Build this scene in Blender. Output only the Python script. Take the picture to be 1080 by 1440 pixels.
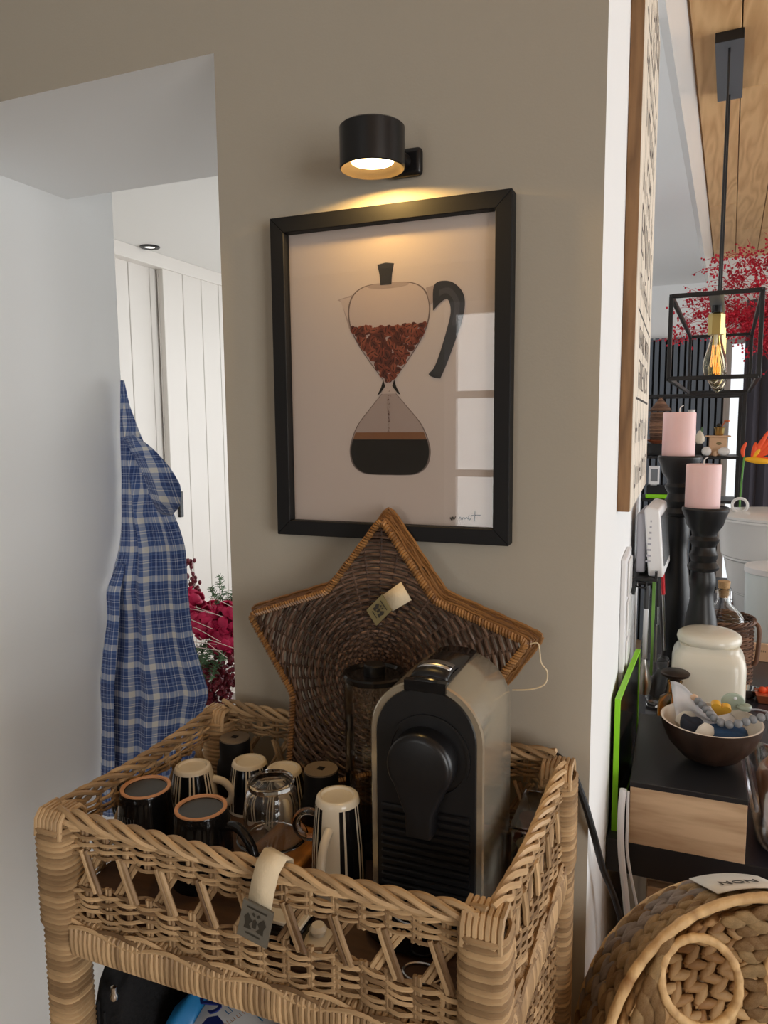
import bpy, bmesh, math, random
import numpy as np
from mathutils import Vector, Matrix
random.seed(7); RNG = np.random.default_rng(7)
for o in list(bpy.data.objects): bpy.data.objects.remove(o)
SC = bpy.context.scene; COL = SC.collection; PI = math.pi
# ------------------------------------------------------------------ camera
_p, _a, _r = [math.radians(t) for t in (6.75, 21.75, 0.5)]
_f = Vector((-math.sin(_a)*math.cos(_p), math.cos(_a)*math.cos(_p), -math.sin(_p)))
_x = Vector((math.cos(_a), math.sin(_a), 0)); _d = _f.cross(_x)
_x2 = math.cos(_r)*_x + math.sin(_r)*_d; _d2 = -math.sin(_r)*_x + math.cos(_r)*_d
cam = bpy.data.objects.new('camera', bpy.data.cameras.new('camera')); COL.objects.link(cam)
cam.data.sensor_width = 36; cam.data.lens = 26.0; cam.data.clip_start = 0.02
cam.matrix_world = Matrix(((_x2.x, -_d2.x, -_f.x, 0), (_x2.y, -_d2.y, -_f.y, -.885), (_x2.z, -_d2.z, -_f.z, 1.5), (0, 0, 0, 1)))
SC.camera = cam
# ------------------------------------------------------------------ world + daylight + hall fill
W = bpy.data.worlds.new('sky'); SC.world = W; W.use_nodes = True
bg = W.node_tree.nodes['Background']; bg.inputs[0].default_value = (.93, .965, 1, 1); bg.inputs[1].default_value = 1.25
def area(name, loc, direction, sx, sy, power, col=(1, 1, 1)):
    l = bpy.data.lights.new(name, 'AREA'); l.shape = 'RECTANGLE'; l.size = sx; l.size_y = sy; l.energy = power; l.color = col
    o = bpy.data.objects.new(name, l); COL.objects.link(o); o.location = loc
    o.rotation_euler = Vector(direction).to_track_quat('-Z', 'Y').to_euler(); return o
area('kitchen_window_daylight', (2.95, 2.0, 1.45), (-1, 0, 0), 3.6, 2.0, 88, (.95, .98, 1))
area('garden_door_daylight', (-.90, -3.44, 1.42), (0, 1, 0), .74, 1.45, 11, (1, .98, .94))
area('terrace_window_daylight', (2.93, -2.45, 1.35), (-1, .25, 0), 1.7, 1.9, 84, (1, .99, .97))
area('hall_side_fill', (-.605, 1.8, 1.45), (-1, -.35, 0), 1.1, 1.1, 9, (.97, .99, 1))  # fill panel added to brighten the far end of the passage wall
area('hall_window_daylight', (-1.25, 3.92, 1.25), (-.15, -1, 0), 1.1, 1.9, 24, (.97, .98, 1))
vs = SC.view_settings; vs.view_transform = 'Standard'; vs.look = 'None'; vs.gamma = 1; vs.use_curve_mapping = False; vs.exposure = 0.0
# ------------------------------------------------------------------ materials
def S(r, g, b): return tuple(((c/255)/12.92 if c <= 10 else ((c/255+.055)/1.055)**2.4) for c in (r, g, b))
MATS = {}
def M(name, col, rough=.5, metal=0, var=0, vs=8, bump=0, bs=60, stretch=None, spec=.5, alpha=1, trans=0, ior=1.45, sheen=0, sss=0, coat=0):
    m = bpy.data.materials.new(name); m.use_nodes = True; nt = m.node_tree; b = nt.nodes['Principled BSDF']
    b.inputs['Base Color'].default_value = (*col, 1); b.inputs['Roughness'].default_value = rough; b.inputs['Metallic'].default_value = metal
    b.inputs['Specular IOR Level'].default_value = spec; b.inputs['IOR'].default_value = ior
    b.inputs['Transmission Weight'].default_value = trans; b.inputs['Coat Weight'].default_value = coat
    if sheen: b.inputs['Sheen Weight'].default_value = sheen
    if sss: b.inputs['Subsurface Weight'].default_value = sss; b.inputs['Subsurface Radius'].default_value = (.02, .01, .008)
    if var or bump:
        tc = nt.nodes.new('ShaderNodeTexCoord'); mp = nt.nodes.new('ShaderNodeMapping'); nt.links.new(tc.outputs['Object'], mp.inputs[0])
        if stretch: mp.inputs['Scale'].default_value = stretch
        if var:
            n = nt.nodes.new('ShaderNodeTexNoise'); n.inputs['Scale'].default_value = vs; n.inputs['Detail'].default_value = 4; nt.links.new(mp.outputs[0], n.inputs[0])
            r = nt.nodes.new('ShaderNodeValToRGB'); nt.links.new(n.outputs[0], r.inputs[0])
            r.color_ramp.elements[0].position = .3; r.color_ramp.elements[1].position = .7
            r.color_ramp.elements[0].color = (*[c*(1-var) for c in col], 1); r.color_ramp.elements[1].color = (*[min(1, c*(1+var)) for c in col], 1)
            nt.links.new(r.outputs[0], b.inputs['Base Color'])
        if bump:
            n = nt.nodes.new('ShaderNodeTexNoise'); n.inputs['Scale'].default_value = bs; n.inputs['Detail'].default_value = 3; nt.links.new(mp.outputs[0], n.inputs[0])
            bp = nt.nodes.new('ShaderNodeBump'); bp.inputs['Strength'].default_value = bump; bp.inputs['Distance'].default_value = .002
            nt.links.new(n.outputs[0], bp.inputs['Height']); nt.links.new(bp.outputs[0], b.inputs['Normal'])
    MATS[name] = m; return m
def Mtone(name, c0, c1, rough=.5, bump=.3, bs=200, nv=.35, ns=25, spec=.4, bd=.001):
    """fibre material: every strand carries its own tone (attribute), plus streaky noise"""
    m = bpy.data.materials.new(name); m.use_nodes = True; nt = m.node_tree; b = nt.nodes['Principled BSDF']
    b.inputs['Roughness'].default_value = rough; b.inputs['Specular IOR Level'].default_value = spec
    at = nt.nodes.new('ShaderNodeAttribute'); at.attribute_name = 'tone'
    tc = nt.nodes.new('ShaderNodeTexCoord'); n = nt.nodes.new('ShaderNodeTexNoise'); n.inputs['Scale'].default_value = ns; n.inputs['Detail'].default_value = 3
    nt.links.new(tc.outputs['Object'], n.inputs[0])
    ma = nt.nodes.new('ShaderNodeMath'); ma.operation = 'MULTIPLY_ADD'; ma.inputs[1].default_value = nv*2; nt.links.new(n.outputs[0], ma.inputs[0])
    sb = nt.nodes.new('ShaderNodeMath'); sb.operation = 'SUBTRACT'; sb.inputs[1].default_value = nv; nt.links.new(at.outputs['Fac'], sb.inputs[0]); nt.links.new(sb.outputs[0], ma.inputs[2])
    r = nt.nodes.new('ShaderNodeValToRGB'); r.color_ramp.elements[0].color = (*c0, 1); r.color_ramp.elements[1].color = (*c1, 1); nt.links.new(ma.outputs[0], r.inputs[0])
    nt.links.new(r.outputs[0], b.inputs['Base Color'])
    n2 = nt.nodes.new('ShaderNodeTexNoise'); n2.inputs['Scale'].default_value = bs; nt.links.new(tc.outputs['Object'], n2.inputs[0])
    bp = nt.nodes.new('ShaderNodeBump'); bp.inputs['Strength'].default_value = bump; bp.inputs['Distance'].default_value = bd
    nt.links.new(n2.outputs[0], bp.inputs['Height']); nt.links.new(bp.outputs[0], b.inputs['Normal'])
    MATS[name] = m; return m
def Mthin(name, tint=(1, 1, 1), refl=.06, rough=.0, facing=.9):
    """thin clear pane / film: transparent with a fresnel-like gloss"""
    m = bpy.data.materials.new(name); m.use_nodes = True; nt = m.node_tree
    for n in list(nt.nodes): nt.nodes.remove(n)
    out = nt.nodes.new('ShaderNodeOutputMaterial'); mx = nt.nodes.new('ShaderNodeMixShader'); t = nt.nodes.new('ShaderNodeBsdfTransparent'); g = nt.nodes.new('ShaderNodeBsdfGlossy')
    t.inputs[0].default_value = (*tint, 1); g.inputs['Roughness'].default_value = rough
    lw = nt.nodes.new('ShaderNodeLayerWeight'); lw.inputs[0].default_value = .25
    ma = nt.nodes.new('ShaderNodeMath'); ma.operation = 'MULTIPLY_ADD'; ma.inputs[1].default_value = facing; ma.inputs[2].default_value = refl; nt.links.new(lw.outputs['Fresnel'], ma.inputs[0])
    nt.links.new(ma.outputs[0], mx.inputs[0]); nt.links.new(t.outputs[0], mx.inputs[1]); nt.links.new(g.outputs[0], mx.inputs[2]); nt.links.new(mx.outputs[0], out.inputs[0])
    MATS[name] = m; return m
def Mwood(name, c0, c1, axis='X', scale=3, rough=.5, bump=.15, rings=6):
    m = bpy.data.materials.new(name); m.use_nodes = True; nt = m.node_tree; b = nt.nodes['Principled BSDF']; b.inputs['Roughness'].default_value = rough
    tc = nt.nodes.new('ShaderNodeTexCoord'); oi = nt.nodes.new('ShaderNodeObjectInfo'); mp = nt.nodes.new('ShaderNodeMapping')
    ad = nt.nodes.new('ShaderNodeVectorMath'); ad.operation = 'ADD'; nt.links.new(tc.outputs['Object'], ad.inputs[0])
    mu = nt.nodes.new('ShaderNodeVectorMath'); mu.operation = 'SCALE'; mu.inputs['Scale'].default_value = 17; cb = nt.nodes.new('ShaderNodeCombineXYZ')
    for k in range(3): nt.links.new(oi.outputs['Random'], cb.inputs[k])
    nt.links.new(cb.outputs[0], mu.inputs[0]); nt.links.new(mu.outputs[0], ad.inputs[1]); nt.links.new(ad.outputs[0], mp.inputs[0])
    s = [scale*5]*3; s['XYZ'.index(axis)] = scale*.55; mp.inputs['Scale'].default_value = s
    n = nt.nodes.new('ShaderNodeTexNoise'); n.inputs['Scale'].default_value = 1; n.inputs['Detail'].default_value = 2; nt.links.new(mp.outputs[0], n.inputs[0])
    k = nt.nodes.new('ShaderNodeMath'); k.operation = 'MULTIPLY'; k.inputs[1].default_value = rings; nt.links.new(n.outputs[0], k.inputs[0])
    pp = nt.nodes.new('ShaderNodeMath'); pp.operation = 'PINGPONG'; pp.inputs[1].default_value = .5; nt.links.new(k.outputs[0], pp.inputs[0])
    n2 = nt.nodes.new('ShaderNodeTexNoise'); n2.inputs['Scale'].default_value = 6; n2.inputs['Detail'].default_value = 5; nt.links.new(mp.outputs[0], n2.inputs[0])
    av = nt.nodes.new('ShaderNodeMath'); av.operation = 'MULTIPLY_ADD'; av.inputs[1].default_value = .8; nt.links.new(n2.outputs[0], av.inputs[0]); nt.links.new(pp.outputs[0], av.inputs[2])
    r = nt.nodes.new('ShaderNodeValToRGB'); r.color_ramp.elements[0].position = .25; r.color_ramp.elements[1].position = .85
    r.color_ramp.elements[0].color = (*c0, 1); r.color_ramp.elements[1].color = (*c1, 1); nt.links.new(av.outputs[0], r.inputs[0]); nt.links.new(r.outputs[0], b.inputs['Base Color'])
    bp = nt.nodes.new('ShaderNodeBump'); bp.inputs['Strength'].default_value = bump; bp.inputs['Distance'].default_value = .001; nt.links.new(n2.outputs[0], bp.inputs['Height']); nt.links.new(bp.outputs[0], b.inputs['Normal'])
    MATS[name] = m; return m
def Memit(name, col, s):
    m = bpy.data.materials.new(name); m.use_nodes = True; b = m.node_tree.nodes['Principled BSDF']
    b.inputs['Base Color'].default_value = (0, 0, 0, 1); b.inputs['Emission Color'].default_value = (*col, 1); b.inputs['Emission Strength'].default_value = s; MATS[name] = m; return m
# room
M('greige_paint', (.40, .36, .295), .75, bump=.08, bs=300)
M('white_paint', (.84, .85, .85), .7, bump=.05, bs=300)
M('soft_white_paint', (.78, .77, .74), .7, bump=.05, bs=300)
M('door_lacquer', (.75, .71, .66), .55, bump=.03, bs=200)
Mwood('floor_wood', (.22, .15, .09), (.36, .26, .16), 'Y', 2, .45)
Mwood('ceiling_wood', (.56, .30, .12), (.76, .47, .22), 'Y', 1.6, .5, rings=9)
M('dark_slat', S(98, 106, 116), .6); M('slat_backing', (.012, .012, .014), .8)
M('curtain_cloth', S(66, 64, 76), .9, sheen=.3)
M('black_metal', (.012, .012, .013), .4, bump=.02); M('black_plastic', (.008, .008, .009), .32, bump=.02, bs=400); M('black_matte', (.010, .010, .011), .55, spec=.25)
M('black_gloss', (.006, .006, .007), .12); M('grey_plate', S(92, 96, 100), .4)
M('white_gloss', (.80, .80, .79), .22); M('white_plastic', (.80, .80, .81), .4); M('grey_plastic', S(170, 170, 180), .4)
M('cream_glaze', S(225, 214, 192), .18, var=.03); M('jar_glaze', S(226, 221, 205), .2, var=.02, vs=4)
M('brass', S(196, 174, 112), .3, 1); M('steel', (.55, .55, .55), .3, 1); M('champagne_metal', S(200, 192, 174), .18, .78)
M('chrome', (.75, .75, .75), .06, 1)
Mthin('thin_glass'); Mthin('picture_glass', refl=.03, facing=.6); Mthin('bag_film', (.93, .93, .95), .22, .2, .7); Mthin('plastic_film', (.96, .96, .97), .10, .12); Mthin('tank_plastic', (.97, .95, .93), .09, .05, .9)
M('clear_glass', (1, 1, 1), .0, trans=1, ior=1.45); M('amber_glass', (1, .55, .10), .02, trans=1, ior=1.45)
M('bulb_glass', (1, .95, .80), .0, trans=1, ior=1.12)
Mtone('wicker', S(98, 72, 46), S(204, 172, 130), .55); Mtone('star_wicker', S(52, 37, 29), S(122, 95, 78), .5); Mtone('star_rim', S(90, 58, 30), S(158, 115, 68), .45)
Mtone('hyacinth', S(138, 92, 46), S(224, 190, 138), .6, bump=1, bs=110, nv=.3, ns=14, bd=.002); Mtone('hyacinth_grey', S(150, 132, 116), S(206, 190, 176), .6, bump=1, bs=110, bd=.002)
Mtone('brown_wicker', S(70, 48, 36), S(150, 112, 88), .6)
Mwood('oak_box', S(176, 144, 112), S(206, 176, 142), 'X', 5, .5, rings=4); Mwood('board_wood', S(128, 74, 26), S(196, 132, 62), 'Y', 6, .4, rings=4)
Mwood('sign_edge_wood', S(104, 74, 46), S(142, 106, 70), 'Z', 5, .6); Mwood('sign_face_wood', S(205, 192, 172), S(236, 226, 210), 'Z', 4, .65)
Mwood('cork', S(170, 130, 86), S(206, 170, 124), 'X', 40, .8)
M('candle_wax', S(236, 200, 198), .5, sss=.25, var=.03, vs=15); M('wick', (.75, .73, .7), .8)
M('holder_black', (.011, .011, .012), .36, bump=.1, bs=80)
M('counter_black', (.02, .02, .022), .3); M('counter_top', S(54, 54, 62), .22)
M('lime', S(140, 215, 30), .4); M('spatula_green', S(120, 170, 84), .45); M('handle_red', S(205, 20, 36), .35)
M('paper', (.66, .565, .51), .9); M('ink', (.006, .006, .006), .5); M('sign_ink', S(104, 96, 92), .8); M('text_grey', (.06, .055, .05), .8)
M('ribbon', S(216, 200, 170), .85, bump=.2, bs=500); M('tag_metal', S(112, 108, 98), .5, .2); M('tag_olive', S(128, 116, 78), .5, .2); M('tag_dark', S(52, 48, 40), .6)
M('mug_base', S(64, 66, 66), .5); M('taupe', S(124, 108, 88), .6); M('terracotta_ring', S(206, 150, 108), .7)
M('coconut', S(44, 29, 21), .45, var=.45, vs=30, stretch=(1, 1, .3), bump=.4, bs=60); M('coconut_inside', S(226, 214, 198), .35)
M('tray_brown', S(78, 54, 36), .6, var=.25, vs=20, stretch=(1, 6, 1)); M('bead_grey', S(128, 130, 134), .5); M('bead_yellow', S(216, 164, 58), .45); M('bead_wood', S(214, 180, 150), .5); M('pacifier', S(160, 172, 156), .45)
M('denim_blue', S(36, 66, 100), .8); M('navy', S(26, 32, 46), .8); M('pale_cloth', S(214, 208, 196), .8)
M('bag_white', S(196, 196, 196), .35, bump=.4, bs=14); M('bag_blue', S(36, 120, 178), .3); M('bag_navy', S(26, 44, 120), .5); M('bag_grey', S(120, 116, 122), .4)
M('black_knit', (.006, .006, .007), .9, bump=1, bs=160)
M('magenta_petal', S(178, 18, 70), .6, var=.25, vs=30); M('berry_dark', S(104, 18, 34), .4); M('fern', S(94, 124, 88), .7, var=.2, vs=20); M('grass_twig', S(220, 200, 190), .7)
M('red_twig', S(196, 30, 56), .6, var=.3, vs=20); M('orange_petal', S(250, 92, 44), .5); M('yellow_petal', S(252, 186, 40), .5); M('leaf_green', S(92, 150, 66), .6)
M('vase_white', S(232, 228, 222), .4); M('copper', S(206, 120, 84), .35, .7); M('pale_pine', S(226, 186, 148), .6, var=.05)
M('bean_dark', S(92, 44, 34), .8); M('bean_mid', S(126, 62, 46), .8); M('bean_light', S(150, 82, 60), .8); M('bean_slit', S(44, 18, 14), .9)
M('print_glass', S(176, 158, 150), .9); M('print_glass_light', S(204, 186, 176), .9); M('print_line', S(120, 104, 98), .9); M('print_charcoal', S(52, 52, 56), .9)
M('print_charcoal_light', S(74, 74, 78), .9); M('print_coffee', S(26, 24, 24), .9); M('print_crema', S(136, 92, 62), .9)
M('frost', S(236, 246, 246), .25, trans=.25); M('screen', S(120, 124, 128), .15)
Memit('lamp_disc', (1, .70, .32), 16); Memit('filament', (1, .42, .12), 1.6); Memit('spot_led', (1, .97, .9), 1.6)
M('lamp_reflector', S(150, 128, 96), .5)
# ------------------------------------------------------------------ mesh builder
class MB:
    def __init__(s): s.v = []; s.f = []; s.t = []; s.m = []; s.uv = None
    def add(s, v, f, tone=None, mi=0):
        k = sum(len(a) for a in s.v) if False else s.n()
        v = np.asarray(v, float).reshape(-1, 3); s.v.append(v); s._n = k+len(v)
        s.t.append(np.full(len(v), random.random() if tone is None else tone)); s.f += [[i+k for i in q] for q in f]; s.m += [mi]*len(f); return s
    def n(s): return getattr(s, '_n', 0)
    def box(s, x0, x1, y0, y1, z0, z1, mi=0, tone=None):
        v = [(x, y, z) for z in (z0, z1) for y in (y0, y1) for x in (x0, x1)]
        return s.add(v, [(0, 2, 3, 1), (4, 5, 7, 6), (0, 1, 5, 4), (2, 6, 7, 3), (0, 4, 6, 2), (1, 3, 7, 5)], tone, mi)
    def hexa(s, v8, mi=0): return s.add(v8, [(0, 2, 3, 1), (4, 5, 7, 6), (0, 1, 5, 4), (2, 6, 7, 3), (0, 4, 6, 2), (1, 3, 7, 5)], None, mi)
    def tube(s, pts, r, n=6, closed=False, caps=True, tone=None, mi=0, flat=1.0, ref=None):
        P = np.asarray(pts, float); N = len(P); rr = np.full(N, r) if np.isscalar(r) else np.asarray(r, float)
        T = (np.roll(P, -1, 0)-np.roll(P, 1, 0)) if closed else np.gradient(P, axis=0)
        T /= np.linalg.norm(T, axis=1)[:, None]+1e-12
        a = np.array(ref if ref is not None else ((0, 0, 1.) if abs(T[0][2]) < .9 else (1., 0, 0))); A = np.zeros_like(P); 
        a = a-T[0]*(a@T[0]); a /= np.linalg.norm(a); A[0] = a
        for i in range(1, N):
            a = A[i-1]-T[i]*(A[i-1]@T[i]); l = np.linalg.norm(a); A[i] = a/l if l > 1e-9 else A[i-1]
        B = np.cross(T, A); th = np.arange(n)*2*PI/n
        V = P[:, None]+rr[:, None, None]*(np.cos(th)[None, :, None]*A[:, None]*flat+np.sin(th)[None, :, None]*B[:, None])
        F = []
        for i in range(N if closed else N-1):
            j = (i+1) % N
            for k in range(n): F.append((i*n+k, j*n+k, j*n+(k+1) % n, i*n+(k+1) % n)[::-1])
        if caps and not closed: F.append(tuple(range(n))); F.append(tuple((N-1)*n+k for k in range(n))[::-1])
        return s.add(V.reshape(-1, 3), F, tone, mi)
    def lathe(s, prof, n=32, c=(0, 0, 0), mi=0, tone=None, sx=1, sy=1, M4=None, segmat=None, sq=0, caps=False, loop=False):
        if loop: prof = list(prof)+[prof[0]]
        prof = list(prof); V = []; F = []; mis = []
        for r, z in prof:
            for k in range(n):
                t = 2*PI*k/n; q = 1.0
                if sq: q = 1/((abs(math.cos(t))**sq+abs(math.sin(t))**sq)**(1/sq))
                V.append((r*q*math.cos(t)*sx, r*q*math.sin(t)*sy, z))
        for i in range(len(prof)-1):
            for k in range(n):
                F.append((i*n+k, i*n+(k+1) % n, (i+1)*n+(k+1) % n, (i+1)*n+k)); mis.append(segmat(k, i) if segmat else mi)
        if caps and prof[0][0] > 1e-6: F.append(tuple(range(n))[::-1]); mis.append(segmat(-1, 0) if segmat else mi)
        if caps and prof[-1][0] > 1e-6: F.append(tuple((len(prof)-1)*n+k for k in range(n))); mis.append(segmat(-1, len(prof)-1) if segmat else mi)
        V = np.array(V)
        if M4 is not None: V = np.array([tuple(M4 @ Vector(p)) for p in V])
        s.add(V+np.array(c), F, tone, mi); s.m[-len(F):] = mis; return s
    def ell(s, c, r, rot=None, n=8, m=5, tone=None, mi=0):
        V = [(0, 0, -1)]; F = []
        for i in range(1, m):
            p = -PI/2+PI*i/m
            for k in range(n): V.append((math.cos(p)*math.cos(2*PI*k/n), math.cos(p)*math.sin(2*PI*k/n), math.sin(p)))
        V.append((0, 0, 1)); L = len(V)-1
        for k in range(n):
            F.append((0, 1+(k+1) % n, 1+k)); F.append((L, 1+(m-2)*n+k, 1+(m-2)*n+(k+1) % n))
            for i in range(m-2): F.append((1+i*n+k, 1+i*n+(k+1) % n, 1+(i+1)*n+(k+1) % n, 1+(i+1)*n+k))
        V = np.array(V)*np.array(r if not np.isscalar(r) else (r, r, r))
        if rot is not None: V = V @ np.array(rot).T
        return s.add(V+np.array(c), F, tone, mi)
    def prism(s, poly, fn, d0, d1, mi=0, tone=None):
        """polygon (u,v) extruded from depth d0 to d1; fn(u,v,d)->xyz"""
        n = len(poly); V = [fn(u, v, d0) for u, v in poly]+[fn(u, v, d1) for u, v in poly]
        F = [tuple(range(n)), tuple(range(n, 2*n))[::-1]]+[(i, i+n, (i+1) % n+n, (i+1) % n) for i in range(n)]
        return s.add(V, F, tone, mi)
    def ringprism(s, outer, inner, fn, d0, d1, mi=0):
        n = len(outer); V = [fn(u, v, d) for d in (d0, d1) for L in (outer, inner) for u, v in L]; F = []
        for i in range(n):
            j = (i+1) % n
            F += [(i, j, n+j, n+i), (2*n+i, 3*n+i, 3*n+j, 2*n+j), (i, 2*n+i, 2*n+j, j), (n+i, n+j, 3*n+j, 3*n+i)]
        return s.add(V, F, None, mi)
    def mesh(s, name, mats, smooth=True, angle=40):
        me = bpy.data.meshes.new(name); V = np.concatenate(s.v); me.from_pydata([tuple(p) for p in V], [], s.f)
        for m in mats: me.materials.append(MATS[m])
        me.polygons.foreach_set('material_index', s.m)
        a = me.attributes.new('tone', 'FLOAT', 'POINT'); a.data.foreach_set('value', np.concatenate(s.t))
        bm = bmesh.new(); bm.from_mesh(me); bmesh.ops.recalc_face_normals(bm, faces=bm.faces); bm.to_mesh(me); bm.free()
        if smooth:
            me.polygons.foreach_set('use_smooth', [True]*len(me.polygons))
            if angle < 180: me.set_sharp_from_angle(angle=math.radians(angle))
        me.update(); return me
    def build(s, name, mats, parent=None, loc=None, smooth=True, angle=40, bevel=0, solid=0, sub=0, bseg=2):
        if isinstance(mats, str): mats = [mats]
        o = bpy.data.objects.new(name, s.mesh(name, mats, smooth, angle)); COL.objects.link(o)
        if loc is not None: o.location = loc
        if parent is not None: o.parent = parent
        if solid: q = o.modifiers.new('solid', 'SOLIDIFY'); q.thickness = solid; q.offset = 0
        if bevel: q = o.modifiers.new('bevel', 'BEVEL'); q.width = bevel; q.segments = bseg; q.limit_method = 'ANGLE'; q.angle_limit = math.radians(35)
        if sub: q = o.modifiers.new('sub', 'SUBSURF'); q.levels = sub; q.render_levels = sub
        return o
def inst(name, me, parent, loc=(0, 0, 0), rot=None, scale=None):
    o = bpy.data.objects.new(name, me); COL.objects.link(o); o.parent = parent
    if rot is not None: o.matrix_basis = Matrix.Translation(loc) @ rot.to_4x4()
    else: o.location = loc
    if scale is not None: o.scale = scale
    return o
def tag(o, label=None, cat=None, group=None, kind=None):
    if label: o['label'] = label
    if cat: o['category'] = cat
    if group: o['group'] = group
    if kind: o['kind'] = kind
    return o
def thing(name, label, cat, loc=(0, 0, 0), rotz=0, group=None):
    o = bpy.data.objects.new(name, None); COL.objects.link(o); o.location = loc; o.rotation_euler = (0, 0, rotz); o.empty_display_size = .05
    return tag(o, label, cat, group)
def struct(o): o['kind'] = 'structure'; return o
def dup(root, loc, rotz=None, label=None):
    r = root.copy(); COL.objects.link(r); r.location = loc
    if rotz is not None: r.rotation_euler = (0, 0, rotz)
    if label: r['label'] = label
    for ch in list(root.children):
        c = ch.copy(); COL.objects.link(c); c.parent = r
        for g in list(ch.children): d = g.copy(); COL.objects.link(d); d.parent = c
    return r
def text_mesh(body, size, mat, extrude=.0002, align='CENTER', shear=0, thin=0):
    cu = bpy.data.curves.new('lettering', 'FONT'); cu.body = body; cu.size = size; cu.extrude = extrude; cu.align_x = align; cu.align_y = 'CENTER'; cu.resolution_u = 2; cu.shear = shear; cu.offset = -thin
    o = bpy.data.objects.new('lettering', cu); me = bpy.data.meshes.new_from_object(o); bpy.data.objects.remove(o); me.materials.clear(); me.materials.append(MATS[mat]); return me
def text(body, size, mat, parent, loc, ex, ey, extrude=.0002, align='CENTER', sx=1, name='lettering', shear=0, thin=0):
    """lettering whose reading direction is ex and whose up is ey (vectors)"""
    me = text_mesh(body, size, mat, extrude, align, shear, thin); ex = Vector(ex).normalized(); ey = Vector(ey).normalized(); ez = ex.cross(ey)
    R = Matrix((ex*sx, ey, ez)).transposed()
    me.transform(Matrix.Translation(loc) @ R.to_4x4())
    o = bpy.data.objects.new(name, me); COL.objects.link(o); o.parent = parent; return o
def strokes(parent, mat, c, ex, ey, width, height, n, seed, wrap=None, name='worn_lettering'):
    """a line of print too blurred to read: upright strokes with short bars"""
    r_ = random.Random(seed); mb = MB(); ex, ey = Vector(ex).normalized(), Vector(ey).normalized(); w = width/n*.20
    def quad(u0, u1, v0, v1):
        P = []
        for k in range(4):
            u, v = (u0, u1, u1, u0)[k], (v0, v0, v1, v1)[k]
            if wrap: R, a0, z0 = wrap; a = a0+u/R; P.append(((R+.0003)*math.cos(a), (R+.0003)*math.sin(a), z0+v))
            else: P.append(tuple(Vector(c)+ex*u+ey*v))
        mb.add(P, [(0, 1, 2, 3)])
    for k in range(n):
        u = -width/2+width*(k+.5)/n; h = height*r_.uniform(.75, 1)
        if r_.random() < .12: continue
        quad(u-w/2, u+w/2, -height/2, -height/2+h)
        if r_.random() < .6: v = r_.choice((-height/2, -height*.05, -height/2+h-w)); quad(u+w/2, u+width/n*.72, v, v+w)
    o = mb.build(name, mat, parent, smooth=False); o['kind'] = 'stuff'; return o
def lerp(a, b, t): return a+(b-a)*t
def smooth_path(pts, n=8, closed=False):
    """Catmull-Rom"""
    P = [np.array(p, float) for p in pts]; out = []; N = len(P)
    for i in range(N if closed else N-1):
        g = (lambda k: P[k % N]) if closed else (lambda k: P[min(max(k, 0), N-1)])
        p0, p1, p2, p3 = g(i-1), g(i), g(i+1), g(i+2)
        for k in range(n):
            t = k/n; out.append(.5*((2*p1)+(-p0+p2)*t+(2*p0-5*p1+4*p2-p3)*t*t+(-p0+3*p1-3*p2+p3)*t**3))
    if not closed: out.append(P[-1])
    return out
# ================================================================== THE SETTING
ZF = -.10
struct(MB().box(-3.3, 3.3, -3.7, 5.2, ZF-.1, ZF).build('floor', 'floor_wood', smooth=False))
XO, XW, ZS = -.589, -.0873, 1.9885          # opening edge, kitchen-side corner, soffit height
mb = MB(); mb.box(XO, XW, 0, 1.1, ZF, 2.45); mb.box(-3.1, XO, 0, .41, ZS, 2.45); mb.box(-3.1, -1.2475, 0, .10, ZF, ZS)
o = struct(mb.build('wall_back', ['white_paint', 'greige_paint'], smooth=False))
for p in o.data.polygons:
    if p.normal.y < -.5: p.material_index = 1
struct(MB().box(-1.40, -1.2475, .10, .55, ZF, ZS).box(-1.40, -1.2475, .41, .55, ZS, 2.25).build('wall_left', 'white_paint', smooth=False))
struct(MB().box(-2.4, -1.40, .41, .55, ZF, 2.25).build('wall_hall_front', 'soft_white_paint', smooth=False))

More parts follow.
